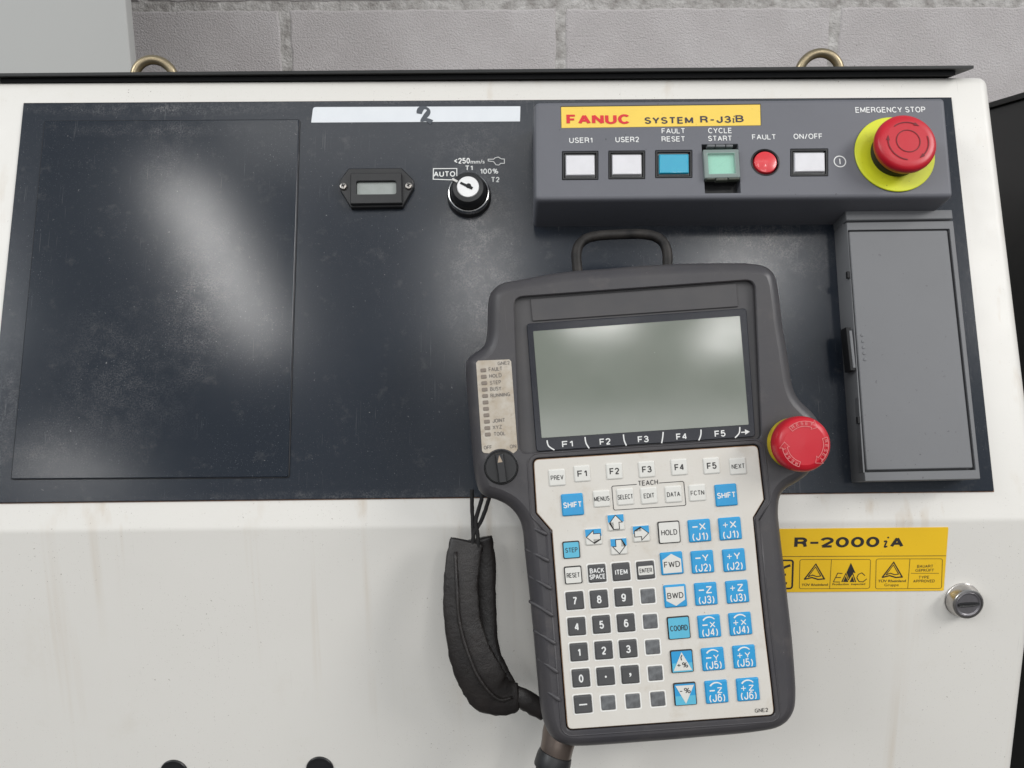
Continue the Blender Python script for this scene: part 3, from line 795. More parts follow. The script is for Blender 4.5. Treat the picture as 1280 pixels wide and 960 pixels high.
for (nm, x0, y0_, x1, y1, cm), hl in zip(BTN, holes):
    hl = ccw(hl)
    inn = inset(hl, .0016)
    be = obj('push_button', frame_ring('push_button', inset(hl, .0001), inn, [(-.006, 0), (-.0006, 0), (-.0001, .0004)], -.0001, -.006), black, CAB, HF.M(),
             {'USER1': 'white lens push button USER1', 'USER2': 'white lens push button USER2', 'RESET': 'blue lens fault reset push button', 'ON': 'white lens on off push button'}[nm])
    in2 = inset(hl, .0024)
    obj('lens_bezel', slab('lens_bezel', inset(hl, .0017), -.006, -.0008, .0005), mat('grey_lens_rim', (.09, .09, .09), .35), be)
    cap = rpoly(HF.pl([(x0+4.8, y1-5.2), (x1-4.6, y1-5.6), (x1-5.0, y0_+5.4), (x0+4.6, y0_+5.6)]), .0004, 2)
    obj('lens', prism('lens', cap, [(-.002, 0), (.0004, 0), (.0009, .0004), (.001, .0009)]), cm, be)
# fault lamp
fc = HF.px(956.7, 203)
fl_o = obj('fault_lamp', lathe('fault_lamp', [(.0099, -.006), (.0099, .0003), (.0094, .0005), (.0088, .0001), (.0086, -.004)]), black, CAB, HF.M() @ T(*fc), 'round red fault lamp')
obj('lens', lathe('lens', [(.0084, -.006), (.0080, -.0010), (.0076, .0006), (.0068, .0010), (0, .0013)]), redlamp, fl_o)
# cycle start button with hinged clear cover
cb = obj('guarded_button', slab('guarded_button', inset(ccw(cyc), .0001), -.012, -.0085, .0002), black, CAB, HF.M(), 'green cycle start button under a hinged clear cover')
q = HF.pl([(882.0, 225), (922.5, 225), (921.3, 184), (879.8, 184)])
obj('button_base', slab('button_base', q, -.0085, -.0030, .0003), black, cb)
q = HF.pl([(884.8, 219), (920.6, 218.2), (918.6, 190.5), (883, 191.2)])
obj('lens', slab('lens', rpoly(q, .0004, 2), -.003, .0006, .0005), capg, cb)
q = HF.pl([(880.6, 223.5), (925.0, 222.4), (922.7, 187.2), (878.4, 187.8)], .002)
q = rpoly(q, .0006, 3)
obj('clear_cover', frame_ring('clear_cover', q, rpoly(inset(ccw(q), .0030), 0.0004, 2), [(.0002, 0), (.0026, 0), (.0030, .0004)], .0030, .0002), coverrim, cb)
obj('cover_window', slab('cover_window', inset(ccw(q), .0028), .0016, .0022, .0001), clear, cb)
for (x0, x1) in ((881, 890.5), (891.5, 903.5), (904.5, 913)):
    obj('hinge_knuckle', slab('hinge_knuckle', HF.pl([(x0+2, 186), (x1+2, 186), (x1+2, 182.6), (x0+2, 182.6)]), -.001, .0028, .0008), mat('grey_hinge', (.13, .135, .14), .35), cb)
for (x0, x1, dy) in ((882, 893, 0), (894, 908.5, 1), (909.5, 923.5, 0)):
    obj('hinge_knuckle', slab('hinge_knuckle', HF.pl([(x0, 226.6+dy), (x1, 226.2+dy), (x1, 223), (x0, 223.4)]), -.001, .0026, .0008), mat('olive_hinge', (.065, .07, .055), .4), cb)

# emergency stop with yellow disc
es = obj('emergency_stop', lathe('emergency_stop', [(.0274, .0001), (.0274, .0008), (.0270, .0011), (.0160, .0011), (.0160, .0009)], 64), yeldisc, CAB, HF.M() @ T(*HF.px(1117.5, 193.5), .0003), 'large red mushroom stop button on a round yellow disc')
obj('collar', lathe('collar', [(.0168, .001), (.0164, .0065), (.0152, .0080), (.0140, .0082), (.0140, .012)]), black, es)
EH = [(.0140, .0085), (.0175, .0088), (.0200, .0108), (.0213, .0140), (.0216, .0165), (.0212, .0188), (.0200, .0204), (.0180, .0213), (.0150, .0216), (0, .0217)]
EH = [(r*.94, z*.86) for r, z in EH]
hd = obj('button_head', lathe('button_head', EH, 64), red, es, label='glossy red mushroom head with moulded arrows')
def arc(r, a0, a1, n=18, cx=0, cy=0): return [(cx+r*math.cos(math.radians(a0+(a1-a0)*i/n)), cy+r*math.sin(math.radians(a0+(a1-a0)*i/n))) for i in range(n+1)]
bm = bmesh.new()
ribbon_bm(bm, arc(.0078, 0, 360, 40)[:-1], .0006, .0189, True)
for s0, s1 in ((128, 62), (15, -52), (-98, -188)):
    ribbon_bm(bm, arc(.0134, s0, s1), .0007, .0189)
    e1 = math.radians(s1); d = Vector((math.sin(e1), -math.cos(e1))); p = Vector((.0134*math.cos(e1), .0134*math.sin(e1))); nn = Vector((-d.y, d.x))
    bm.faces.new([bm.verts.new((*(p-d*.0012+nn*.0012), .0189)), bm.verts.new((*(p+d*.0026), .0189)), bm.verts.new((*(p-d*.0012-nn*.0012), .0189))])
obj('arrow_groove', mesh('arrow_groove', bm, 0), redgr, es)

# ---------------- storage cover on the right
TB = Frame(PAN.o+PAN.n*PZ, PAN.u, PAN.v, PAN.n)
hb = .020
outer = TB.pl([(1081, 602), (1226, 599), (1190, 262), (1056, 263.5)], hb)
cv = obj('storage_cover', slab('storage_cover', inset(rpoly(outer, .0012, 3), .0006), 0, hb-.0062, .0004), tgrey, CAB, TB.M(), 'tall grey plastic cover with a recessed hinged lid')
def strip(name, q, z0, z1, bev=.0007, r=.0006, mt=tgrey, lab_=None, par=None):
    return obj(name, slab(name, rpoly(TB.pl(q, z1), r, 2), z0, z1, bev), mt, par or cv, TB.M(), lab_)
strip('top_cap', [(1058.0, 275.5), (1191.5, 273.6), (1190.2, 262), (1056.6, 263.4)], 0, hb+.0008)
fo = rpoly(TB.pl([(1081, 602), (1226, 599), (1191.8, 275.8), (1057.8, 277.8)], hb), .0008, 3)
fi = rpoly(TB.pl([(1079.5, 590.5), (1219.8, 587.5), (1187.0, 286.0), (1060.0, 287.6)], hb), .0005, 3)
obj('cover_frame', frame_ring('cover_frame', fo, fi, [(0, 0), (hb-.0006, 0), (hb, .0005)], hb, hb-.006), tgrey, cv, TB.M())
lid = rpoly(TB.pl([(1082.5, 588.5), (1217.0, 585.6), (1184.6, 287.3), (1060.6, 288.8)], hb+.0005), .0014, 4)
ld = obj('lid', slab('lid', inset(lid, .0003), hb-.006, hb+.0006, .0007), tgrey, cv, TB.M(), 'flat grey lid with five moulded dots')
for i in range(5):
    x, y = 1077.5+i*.9, 419+i*7.6
    obj('moulded_dot', lathe('moulded_dot', [(.0012, 0), (.0010, .0003), (0, .0006)], 12), tgrey, ld, fr_at(TB, x, y, hb+.0006))
# latch notch in the left edge
k1 = TB.pl([(1063.2, 463), (1069.6, 463), (1063.6, 409), (1057.5, 409)], hb+.0004)
obj('latch_recess', slab('latch_recess', k1, hb-.0085, hb+.0004, .0003), gap, cv, TB.M())
k1 = TB.pl([(1066.2, 460), (1070.2, 460), (1065.2, 413), (1061.4, 413)], hb+.0007)
obj('latch', slab('latch', k1, hb-.0065, hb+.0008, .0005), tgrey, cv, TB.M())
for (x, y) in ((1059.5, 343), (1072.5, 525)):
    k1 = TB.pl([(x, y+4), (x+3, y+4), (x+2.6, y-4), (x-.4, y-4)], hb+.0003)
    obj('small_slot', slab('small_slot', k1, hb-.0022, hb+.0003, .0001), gap, cv, TB.M())

# ---------------- data label on the door
DL = Frame(DOOR.o+DOOR.n*.0003, DOOR.u, DOOR.v, DOOR.n)
q = DL.pl([(930, 740.6), (1179.5, 738.2), (1186.8, 658.8), (930, 661.5)])
q[2] = (q[2][0]-.0008, q[2][1]); 
yl = obj('type_label', slab('type_label', rpoly(q, .0008, 3), 0, .0003, .0001), yel, CAB, DL.M(), 'yellow label reading R-2000iA with approval marks')
h_ = .00042
wide = {'wt': .28, 'ax': 1.4}
ptxt('lettering', DL, [('R', 1001.2, 678.3, 13.8, 16.5, wide), ('-', 1018, 678.5, 2.8, 10, {'bold': .02}), ('2', 1033.8, 678, 13.6, 16.5, wide),
     ('0', 1053, 677.8, 13.8, 16.5, wide), ('0', 1072, 677.6, 13.8, 16.5, wide), ('0', 1091, 677.4, 13.8, 16.5, wide), ('A', 1121.3, 677.8, 13.6, 17, wide),
     ('i', 1107.2, 677.4, 15.5, 8.5, {'wt': .15})], pk, yl, h_)
small = {'bold': .012}
ptxt('small_lettering', DL, [('TÜV Rheinland', 1018.5, 730.6, 3.8, 33, small), ('Production  inspected', 1061, 730.5, 3.4, 41, small),
     ('TÜV Rheinland', 1115, 725.8, 4.2, 35, small), ('Gruppe', 1114.5, 731.6, 4.6, 18), ('BAUART', 1156.5, 707.8, 3.8, 20), ('GEPRÜFT', 1156, 712.4, 4.4, 23.5),
     ('TYPE', 1155, 721.5, 3.8, 13.5), ('APPROVED', 1155, 726.3, 3.8, 27)], pk, yl, h_)
K = DL.k(1080, 710)
def zp(x, y): return (950+x/5.12, 650+y/5.12)      # crop reading of the label
bm = bmesh.new()
def zl(pts, w, closed=False): ribbon_bm(bm, DL.pl([zp(*p) for p in pts], h_), w*K, h_, closed)
def zbox(x0, y0, x1, y1, w, r=14):
    ribbon_bm(bm, rpoly(DL.pl([zp(x0, y1), zp(x1-6, y1-2), zp(x1, y0), zp(x0+4, y0+1)], h_), r/5.12*K, 4), w*K, h_, True)
zl([(135, 234), (1190, 229)], .7)
zbox(252, 252, 708, 440, .55); zbox(740, 248, 1168, 440, .55)
zl([(458, 253), (446, 439)], .55); zl([(960, 249), (946, 437)], .55); zl([(966, 341), (1145, 341)], .55)
zbox(20, 258, 212, 440, 2.2, 18)
zl([(195, 290), (165, 300), (150, 308)], 3.2); zl([(140, 350), (166, 350)], 3); zl([(140, 400), (172, 406)], 3)
for ox, oy in ((352, 330), (850, 318)):
    zl([(ox-68, oy+50), (ox+6, oy-48), (ox+62, oy+50)], 1.7)
    zl([(ox-68, oy+50), (ox-20, oy+38), (ox+20, oy+50), (ox+62, oy+46)], 1.7)
    zl([(ox-44, oy+34), (ox+4, oy-30), (ox+38, oy+30)], 1.0)
    zl([(ox-44, oy+34), (ox-16, oy+22), (ox+12, oy+32), (ox+38, oy+28)], 1.2)
# E M C
zl([(528, 342), (498, 340), (470, 396), (512, 397)], 1.0); zl([(486, 368), (518, 368)], 1.0)
zl([(524, 397), (550, 342), (566, 384), (594, 342), (612, 397)], 1.5)
zl([(672, 356), (652, 338), (630, 348), (620, 370), (634, 394), (660, 396), (684, 376)], 1.0)
obj('line_print', mesh('line_print', bm, 0), pk, yl, DL.M())
obj('symbol_print', poly('symbol_print', [DL.pl([zp(*p) for p in P_], h_) for P_ in ([(582, 274), (612, 340), (596, 336), (570, 376), (554, 336)], [(532, 397), (548, 360), (566, 397)], [(574, 397), (592, 360), (604, 397)])], h_), pk, yl, DL.M())

# ---------------- door lock
lk = obj('door_lock', lathe('door_lock', [(.0122, 0), (.0122, .0010), (.0118, .0014), (.0108, .0076), (.0103, .0082), (.0092, .0084), (.0090, .0076)], 48), lockmetal, CAB, fr_at(DOOR, 1202, 749), 'round steel quarter turn lock with a slotted dark centre')
DK = mat('dark_lock_centre', (.21, .20, .21), .35, metal=.6, var=.3, vscale=300)
obj('lock_centre', lathe('lock_centre', [(.0091, .004), (.0091, .0076), (.0084, .0083), (.0076, .0081), (.0072, .0077), (0, .0077)], 40), DK, lk)
bm = bmesh.new(); prism_bm(bm, rpoly([(-.0074, -.0008), (-.004, -.0017), (.004, -.0016), (.0074, -.0008), (.0074, .0007), (.004, .0013), (-.004, .0015), (-.0074, .0008)], .0004, 2), [(.0073, 0), (.0084, 0), (.0087, .0003)])
obj('slot', mesh('slot', bm), gap, lk, WM[lk] @ RZ(.06))
bm = bmesh.new(); prism_bm(bm, [(-.0068, -.0009), (0, -.0012), (.0068, -.0006), (.0066, -.0001), (0, -.0004), (-.0066, -.0001)], [(.0083, 0), (.0090, .0001)])
obj('slot_edge', mesh('slot_edge', bm), chrome, lk, WM[lk] @ RZ(.06))

# ---------------- rubber plugs low on the door
for x, y in ((218, 965), (400, 961)):
    g_ = obj('rubber_plug', lathe('rubber_plug', [(.0099, 0), (.0099, .0008), (.0094, .0014), (.0070, .0011), (0, .0012)], 40), black, CAB, fr_at(DOOR, x, y, 0), 'round black rubber plug in the lower door')

# ================================================================== teach pendant
PD = root('teach_pendant', PEN.M(), 'charcoal handheld teach pendant with screen and keypad hanging on the cabinet front', 'teach pendant')
OUT = [(632, 353), (621, 358), (613, 367), (610, 380), (609.5, 400), (608.5, 420), (604, 433), (592, 442), (584.5, 449), (582.5, 458), (583, 478), (586, 515), (590, 562), (593, 592),
       (598, 612), (607, 620.5), (621, 625), (636, 633), (648, 647), (653.5, 664), (656, 690), (661, 735), (667, 795), (672, 852), (676.5, 890), (682, 909), (690, 921), (702, 928), (720, 931),
       (760, 929), (800, 926), (840, 923), (880, 919.5), (915, 916.5), (945, 913), (968, 908.5), (983, 899), (991.5, 884), (993.5, 865), (992.5, 840), (989, 795), (984, 750), (980, 714), (976, 682),
       (973, 655), (971.8, 638), (974, 620), (982, 610.5), (995, 603), (1009, 592), (1020, 577), (1026, 560), (1027, 543), (1022, 527), (1013, 514), (1003, 504.5), (994, 494), (988.7, 480), (985.5, 461),
       (982, 437), (977.5, 411), (974.5, 385), (971.5, 362), (968, 347), (961, 337), (950, 331.5), (932, 329.3), (902, 329), (874, 329.3), (846, 330), (810, 332), (780, 334), (757, 336), (728, 338), (700, 341), (675, 345), (652, 349.5)]
po = ccw(spline(PEN.pl(OUT, -.010), 3))
scr = rpoly(PEN.pl([(650, 567), (952, 549), (943.5, 349.5), (642.5, 371.5)]), [.004, .004, .006, .006], 6)
FPX_ = [(710, 911.8), (967.5, 893.5), (964, 860), (955.5, 790), (949, 730), (941.2, 647), (954.5, 624.5), (947, 557.3), (667.5, 575.2), (671.5, 641), (690.5, 663)]
fpo = rpoly(PEN.pl(FPX_), [.003, .003, .05, .05, .05, .001, .001, .003, .003, .001, .001], 4)
recess = inset(fpo, -.0011)
bm = bmesh.new()
lv = [(-.050, .014), (-.048, .010), (-.042, .006), (-.030, .0012), (-.020, .0002), (-.0115, 0), (-.0085, .0003), (-.0058, .0011), (-.0034, .0026), (-.0016, .0044), (-.0005, .0062), (0, .0080)]
_, tp = prism_bm(bm, po, lv, top=False)
face_holes(bm, inset(po, .0080), [scr, recess], 0, [.005, .0022], .0006, ring0=tp)
obj('body', mesh('body', bm, 38), pbody, PD, label='charcoal plastic body with a rounded bulge at each side')
Z1 = -.0038
obj('screen_recess', slab('screen_recess', inset(ccw(scr), -.0002), -.007, Z1, .0001), pbody2, PD)
def pslab(name, q, z0, z1, bev, mt, par=PD, r=.0006, lab_=None, seg=3):
    return obj(name, slab(name, rpoly(PEN.pl(q, z1), r, seg), z0, z1, bev), mt, par, PEN.M(), lab_)
pslab('card_door', [(665.5, 401.5), (923, 383.3), (920.3, 354.0), (662.8, 373.8)], Z1, Z1+.0011, .0004, pbody2)
bzl = pslab('screen_bezel', [(670.5, 564.6), (944.3, 545.8), (933.2, 385.2), (658.2, 404.6)], Z1+.0002, Z1+.0016, .0004, bez, r=.002)
pslab('screen', [(677, 547.6), (936, 530.8), (924.8, 394.8), (666.4, 414)], Z1+.0010, Z1+.0019, .0001, lcd, r=.0006, lab_='blank grey-green liquid crystal screen')
h_ = Z1+.0018
sl = []
for (x0, y0_, x1, y1, bx, by) in ((175, 842, 212, 890, 183, 870), (365, 825, 386, 882, 370, 855), (557, 812, 572, 868, 561, 842), (756, 800, 748, 856, 753, 830), (945, 788, 934, 842, 944, 815), (1139, 775, 1115, 829, 1136, 805)):
    f2 = lambda x, y: (640+x/4, 340+y/4)
    sl.append(spline(PEN.pl([f2(x0, y0_), f2(bx, by), f2(x1, y1)], h_), 5, False))
K = PEN.k(800, 550)
bm = bmesh.new()
for s in sl: obj('separator_line', ribbon('separator_line', [s], 1.6*K, h_), pw, bzl, PEN.M())
ribbon_bm(bm, PEN.pl([(926.5, 540.5), (932.5, 540)], h_), 1.4*K, h_)
bm.faces.new([bm.verts.new((*p, h_)) for p in PEN.pl([(931.5, 543.4), (937.3, 539.6), (931.1, 536.6)], h_)])
obj('arrow_mark', mesh('arrow_mark', bm, 0), pw, bzl, PEN.M())
ptxt('legend', PEN, [(f'F{i+1}', x, y, 8.0, 13.5, {'bold': .01}) for i, (x, y) in enumerate(((709.3, 555.0), (756.3, 552), (804, 549), (852, 545.6), (900, 542)))], pw, bzl, h_)

# keypad face plate
rd = [Vector((p[0], p[1], -.0002)) for p in inset(ccw(fpo), -.0040)]
obj('rim_ridge', tube('rim_ridge', rd, .0006, 6, closed=True, upv=(0, 0, 1)), pbody, PD)
obj('faceplate_grime', slab('faceplate_grime', inset(ccw(fpo), -.0004), -.004, -.0009, .0001), faceedge, PD, label='brown grimy edge round the membrane')
obj('keypad_faceplate', slab('keypad_faceplate', fpo, -.003, -.0002, .0003), facep, PD, label='off-white grimy keypad membrane')
ZK = -.0002
K = PEN.k(820, 740)
kcache = {}
def keymesh(s, hgt, r, inset_=0):
    key = (round(s, 5), hgt, r)
    if key not in kcache: kcache[key] = prism('key', rect(0, 0, s, s, r, 3), [(-.001, 0), (hgt*.45, 0), (hgt*.8, .0003), (hgt, .0008)], 50)
    return kcache[key].copy() if False else kcache[key]
mcache = {}
def shared(mes, mt, tag):
    key = (mes.name, mt.name, tag)
    if key not in mcache:
        c = mes.copy(); c.materials.clear(); c.materials.append(mt); c.name = mes.name; mcache[key] = c
    return mcache[key]
rimm = mat('white_rim_print', (.74, .73, .70), .4)
def key(x, y, s, mt, legend=(), lmat=None, border=None, hgt=.0011, label=None):
    u, v = PEN.px(x, y, hgt)
    M = PEN.M() @ T(u, v, ZK) @ RZ(random.uniform(-.008, .008))
    k = obj('key', shared(keymesh(s*K, hgt, .0010), border or mt, 0), None, PD, M, label)
    if mt in (keydk, keyblank):
        bm = bmesh.new(); ribbon_bm(bm, rect(0, 0, (s+2.3)*K, (s+2.3)*K, .001, 3), 1.4*K, .0001, True)
        obj('key_rim', mesh('key_rim', bm, 0), rimm, k)
    if border:
        m2 = prism('key_face', rect(0, 0, (s-2.6)*K, (s-2.6)*K, .0008, 3), [(hgt, 0), (hgt+.0001, 0)], 0)
        obj('key_face', m2, mt, k)
        hgt += .0001
    if legend:
        P = [(t, dx*K, dy*K, None if hh is None else hh*K, None if ww is None else ww*K, dict(op, z=hgt+.0001)) for (t, dx, dy, hh, ww, op) in legend]
        obj('legend', text_mesh('legend', P), lmat, k)
    return k, hgt
def L1(t, w, h=6.3, b=0, dx=0, dy=0): return (t, dx, dy, h, w, {'bold': b})
ft = .55
for i, (x, y) in enumerate(((727.7, 592), (768, 589), (808.6, 586.7), (849.2, 584), (889.7, 582.2))):
    key(x, y, 20.5, keyw, [L1(f'F{i+1}', 12.0, 8.2, .004)], pk, hgt=.0007, label=f'white key marked F{i+1}')
for t, x, y, w in (('PREV', 696.4, 597, 16), ('NEXT', 922.8, 582.8, 16.5), ('MENUS', 752.2, 623.4, 19.5), ('SELECT', 781.7, 621, 19.5), ('EDIT', 811.4, 619.5, 13.5), ('DATA', 842, 617.8, 16.5), ('FCTN', 871.9, 616.0, 17)):
    key(x, y, 21, keyw, [L1(t, w, 6.0)], pk, hgt=.0007, label=f'white key marked {t}')
for x, y in ((715.7, 631), (908, 619)):
    key(x, y, 27.5, keyblue, [L1('SHIFT', 23.5, 7.3, .012)], pw, label='blue square key marked SHIFT')
# TEACH box
h_ = ZK+.0002
bx = rpoly(PEN.pl([(767.2, 637.6), (857.8, 632.0), (854.8, 601.4), (764.4, 607.8)], h_), .0012, 4)
bxl = PEN.pl([(795.5, 605.6), (767, 607.6)], h_)
strk = [PEN.pl([(796, 605.4), (766, 607.6), (764.8, 609), (767, 636), (768.6, 637.6), (856, 631.8), (857.4, 630.2), (854.8, 603), (853.2, 601.6), (824, 603.7)], h_)]
obj('printed_frame', ribbon('printed_frame', strk, .8*K, h_), pk, PD, PEN.M())
ptxt('frame_title', PEN, [('TEACH', 810, 603.3, 6.4, 25)], pk, PD, h_)
ptxt('code_print', PEN, [('GNE2', 951.8, 887.8, 5.0, 16.5)], pk, PD, h_)
# white rims printed round the dark keys are part of the membrane
for x, y, rot, nm in ((770, 653, 0, 'up'), (801.7, 667, -90, 'right'), (742, 671, 90, 'left'), (773.7, 683, 180, 'down')):
    k, hg = key(x, y, 21, keyw, hgt=.0009, label=f'white key with a blue top half and {nm} arrow')
    s2 = 20.0*K/2
    obj('blue_patch', poly('blue_patch', [[(-s2, 0.5*K), (s2, .5*K), (s2, s2-.0002), (-s2, s2-.0002)]], hg+.0001), keyblue, k)
    ar = [(-3.6, -8.5), (3.6, -8.5), (3.6, 0), (7.8, 0), (0, 9), (-7.8, 0), (-3.6, 0)]
    c_, s_ = math.cos(math.radians(rot)), math.sin(math.radians(rot))
    A_ = [((x_*c_-y_*s_)*K, (x_*s_+y_*c_)*K) for x_, y_ in ar]
    obj('arrow_outline', poly('arrow_outline', [inset(ccw(A_), -.5*K)], hg+.00018), pk, k)
    obj('arrow', poly('arrow', [inset(ccw(A_), .45*K)], hg+.00026), keyw, k)
key(836.6, 665.4, 27.5, keyw, [L1('HOLD', 20, 7)], pk, border=pk, label='white black-edged key marked HOLD')
key(714.3, 687.5, 21.5, keylb, [L1('STEP', 15.5, 6)], pk, border=pk, label='pale blue key marked STEP')
key(716.6, 719, 22, keyw, [L1('RESET', 16.5, 6)], pk, border=pk, label='white black-edged key marked RESET')
key(746.5, 717, 22, keydk, [L1('BACK', 18, 6.2, .01, 0, 3.8), L1('SPACE', 20, 6.2, .01, 0, -3.8)], pw, label='dark grey key marked BACK SPACE')
key(776.7, 715, 22, keydk, [L1('ITEM', 15.5, 6.4, .01)], pw, label='dark grey key marked ITEM')
k, hg = key(807.3, 713, 22, keydk, label='dark grey key with white field marked ENTER')
obj('white_field', poly('white_field', [rect(0, 0, 18.5*K, 11*K, .0006, 3)], hg+.0001), keyw, k)
obj('legend', text_mesh('legend', [('ENTER', 0, 0, 5.6*K, 15.5*K, {'z': hg+.0002})]), pk, k)
# forward / backward
for x, y, t, up_ in ((840, 704.4, 'FWD', 1), (844.3, 745.3, 'BWD', -1)):
    k, hg = key(x, y, 28, keyblue, label=f'blue and white key marked {t}')
    pg = [(-11.6, -11.6), (11.6, -11.6), (11.6, 5), (0, 12), (-11.6, 5)]
    obj('white_field', poly('white_field', [[(a_*K, b_*up_*K) for a_, b_ in pg]], hg+.0001), keyw, k)
    obj('legend', text_mesh('legend', [(t, 0, -1.0*K*up_ if up_ > 0 else 1.0*K, 7.4*K, 20*K, {'z': hg+.0002})]), pk, k)
key(848.7, 785, 28, keylb, [L1('COORD', 22, 7)], pk, border=pk, label='pale blue black-edged key marked COORD')
for x, y, t, up_ in ((852.7, 826.9, '+%', 1), (856.7, 867.9, '-%', -1)):
    k, hg = key(x, y, 28, keyblue, border=pk, label=f'blue key with a white triangle marked {t}')
    obj('pale_band', poly('pale_band', [rect(0, -7.2*K, 25.0*K, 11*K)], hg+.00008), keylb, k)
    obj('triangle', poly('triangle', [[(-11.5*K, -11*K*up_), (11.5*K, -11*K*up_), (0, 11.5*K*up_)]], hg+.00016), keyw, k)
    obj('legend', text_mesh('legend', [(t, 0, (-4.2 if up_ > 0 else 4.6)*K, 7*K, 14*K, {'z': hg+.00026})]), pk, k)
    if up_ > 0: obj('mark', ribbon('mark', [[(.3*K, 8*K), (-1.2*K, 5*K), (-.6*K, 1.5*K)]], 1.2*K, hg+.00026), pk, k)
# axis keys
AX = [(874.7, 663.5, '-X', 1), (913, 661.0, '+X', 1), (878.4, 702.6, '-Y', 2), (918, 700.4, '+Y', 2), (882.7, 742.7, '-Z', 3), (922, 740, '+Z', 3),
      (887, 783.3, '-X', 4), (925.8, 780.2, '+X', 4), (891.6, 824.3, '-Y', 5), (930.8, 821.2, '+Y', 5), (896, 865.3, '-Z', 6), (935.4, 862.3, '+Z', 6)]
for x, y, t, j in AX:
    rot_ = j > 3
    k, hg = key(x, y, 28, keyblue, [], None, label=f'blue key marked {t} (J{j})')
    dy = 2.2 if rot_ else 5.2
    z_ = {'z': hg+.0001, 'wt': .20}; zj = {'z': hg+.0001, 'wt': .16}
    hx = 7.2 if rot_ else 8.8
    P = [(t[1], 3.8*K, dy*K, hx*K, (7.0 if rot_ else 8.2)*K, z_), (f'(J{j})', 0, -7.2*K, 10.4*K, 19.5*K, zj)]
    P.append(('+', -5.8*K, dy*K, 7.0*K, 7.0*K, {'z': hg+.0001, 'wt': .10}) if t[0] == '+' else ('-', -5.5*K, dy*K, 1.6*K, 6.5*K, z_))
    obj('legend', text_mesh('legend', P), pw, k)
    if rot_:
        s0, s1 = (150, 35) if t[0] == '-' else (150, 35)
        A_ = arc(9.0*K, 145, 40, 10, 0, 2.8*K)
        bm = bmesh.new(); ribbon_bm(bm, A_, [2.2*K*(.9-.03*i) for i in range(len(A_))], hg+.0001)
        obj('curved_arrow', mesh('curved_arrow', bm, 0), pw, k)
# number keys
NK = [('7', 718.7, 751.2), ('8', 749, 749.3), ('9', 779.6, 747), ('4', 721, 783.5), ('5', 752, 781), ('6', 782.7, 779), ('1', 723.8, 815.6), ('2', 754.8, 813.3), ('3', 785.5, 811.4),
      ('0', 726.4, 848.2), ('.', 757.3, 846), (',', 788, 843.7), ('-', 729, 880.8)]
for t, x, y in NK:
    if t == '.': lg = [('.', 0, 0, 2.6, 2.6, {'bold': .02})]
    elif t == ',': lg = [(',', 0, 0, 5, 2.8, {'bold': .02})]
    elif t == '-': lg = [('-', 0, 0, 1.7, 10, {})]
    else: lg = [(t, 0, 0, 9.8, None, {'bold': .012})]
    key(x, y, 22, keydk, lg, pw, label=f'dark grey key marked {t}')
for x, y in ((810, 745.3), (813, 777), (816, 809), (819.4, 841.9), (822.5, 874), (760.4, 878.7), (791.3, 876.6)):
    key(x, y, 17.6, keyblank, hgt=.0004, label='blank worn grey membrane key')
# LED label at the left bulge
LP = [(603.2, 566.0), (608, 566.8)] + []
arcp = []
dc = (626.5, 583.5)
for t in range(0, 9):
    an = math.radians(232 - t*(232-308)/8*-1) if False else math.radians(228+t*(312-228)/8)
    arcp.append((dc[0]+22.5*math.cos(an), dc[1]+22.5*math.sin(an)))
LP = [(595.0, 453.5), (597.5, 450.8), (636.5, 449.2), (639.0, 451.8), (647.0, 560.5), (645.8, 563.6)] + list(reversed([p for p in arcp])) + [(604.8, 566.2), (602.5, 563.8)]
LP = [p for p in LP]
llab = obj('indicator_label', slab('indicator_label', PEN.pl(LP, .0004), .0001, .0004, .0001), ledp, PD, PEN.M(), 'stained beige label with eleven unlit indicator windows')
ledm = prism('indicator_window', rect(0, 0, 7.2*K, 4.8*K, .0006, 3), [(0, 0), (.0002, 0), (.0003, .0002)])
for i in range(11):
    t = i/10
    x, y = 604.2+5.6*t, 462.8+80.2*t
    obj('indicator_window', ledm, led, llab, fr_at(PEN, x, y, .0004))
ptxt('legend', PEN, [('FAULT', 619.3, 461.2, 5, 17), ('HOLD', 619.3, 469.5, 4.8, 15.5), ('STEP', 619.3, 478, 4.8, 14), ('BUSY', 619.6, 485.8, 4.8, 14), ('RUNNING', 625.3, 493.6, 4.8, 24.5),
     ('JOINT', 623.5, 525.5, 4.8, 15.5), ('XYZ', 621.6, 533.8, 4.8, 11.5), ('TOOL', 624.5, 542, 4.8, 14.5), ('GNE2', 629.5, 453.8, 4.4, 15), ('OFF', 609.8, 559.2, 4.6, 10), ('ON', 641.3, 557.8, 4.6, 8)], pfade, llab, .00055)

# rotary enable switch
sw = obj('rotary_switch', lathe('rotary_switch', [(.0106, -.001), (.0106, .0006), (.0103, .0008), (.0101, .0003), (.0099, .0003), (.0097, .0026), (.0091, .0033), (0, .0034)], 48), black, PD, fr_at(PEN, 626.5, 584, 0), 'black round on-off switch with a pointer bar')
obj('grip_bar', slab('grip_bar', rpoly([(-.0026, -.0092), (.0026, -.0092), (.0026, .0088), (-.0026, .0088)], .0008, 3), .003, .0085, .0008), black, sw, WM[sw] @ RZ(.06))
obj('pointer', poly('pointer', [[(-.0015, .0035), (.0015, .0035), (0, .0078)]], .0086), mat('tan_pointer', (.34, .27, .2), .5), sw, WM[sw] @ RZ(.06))

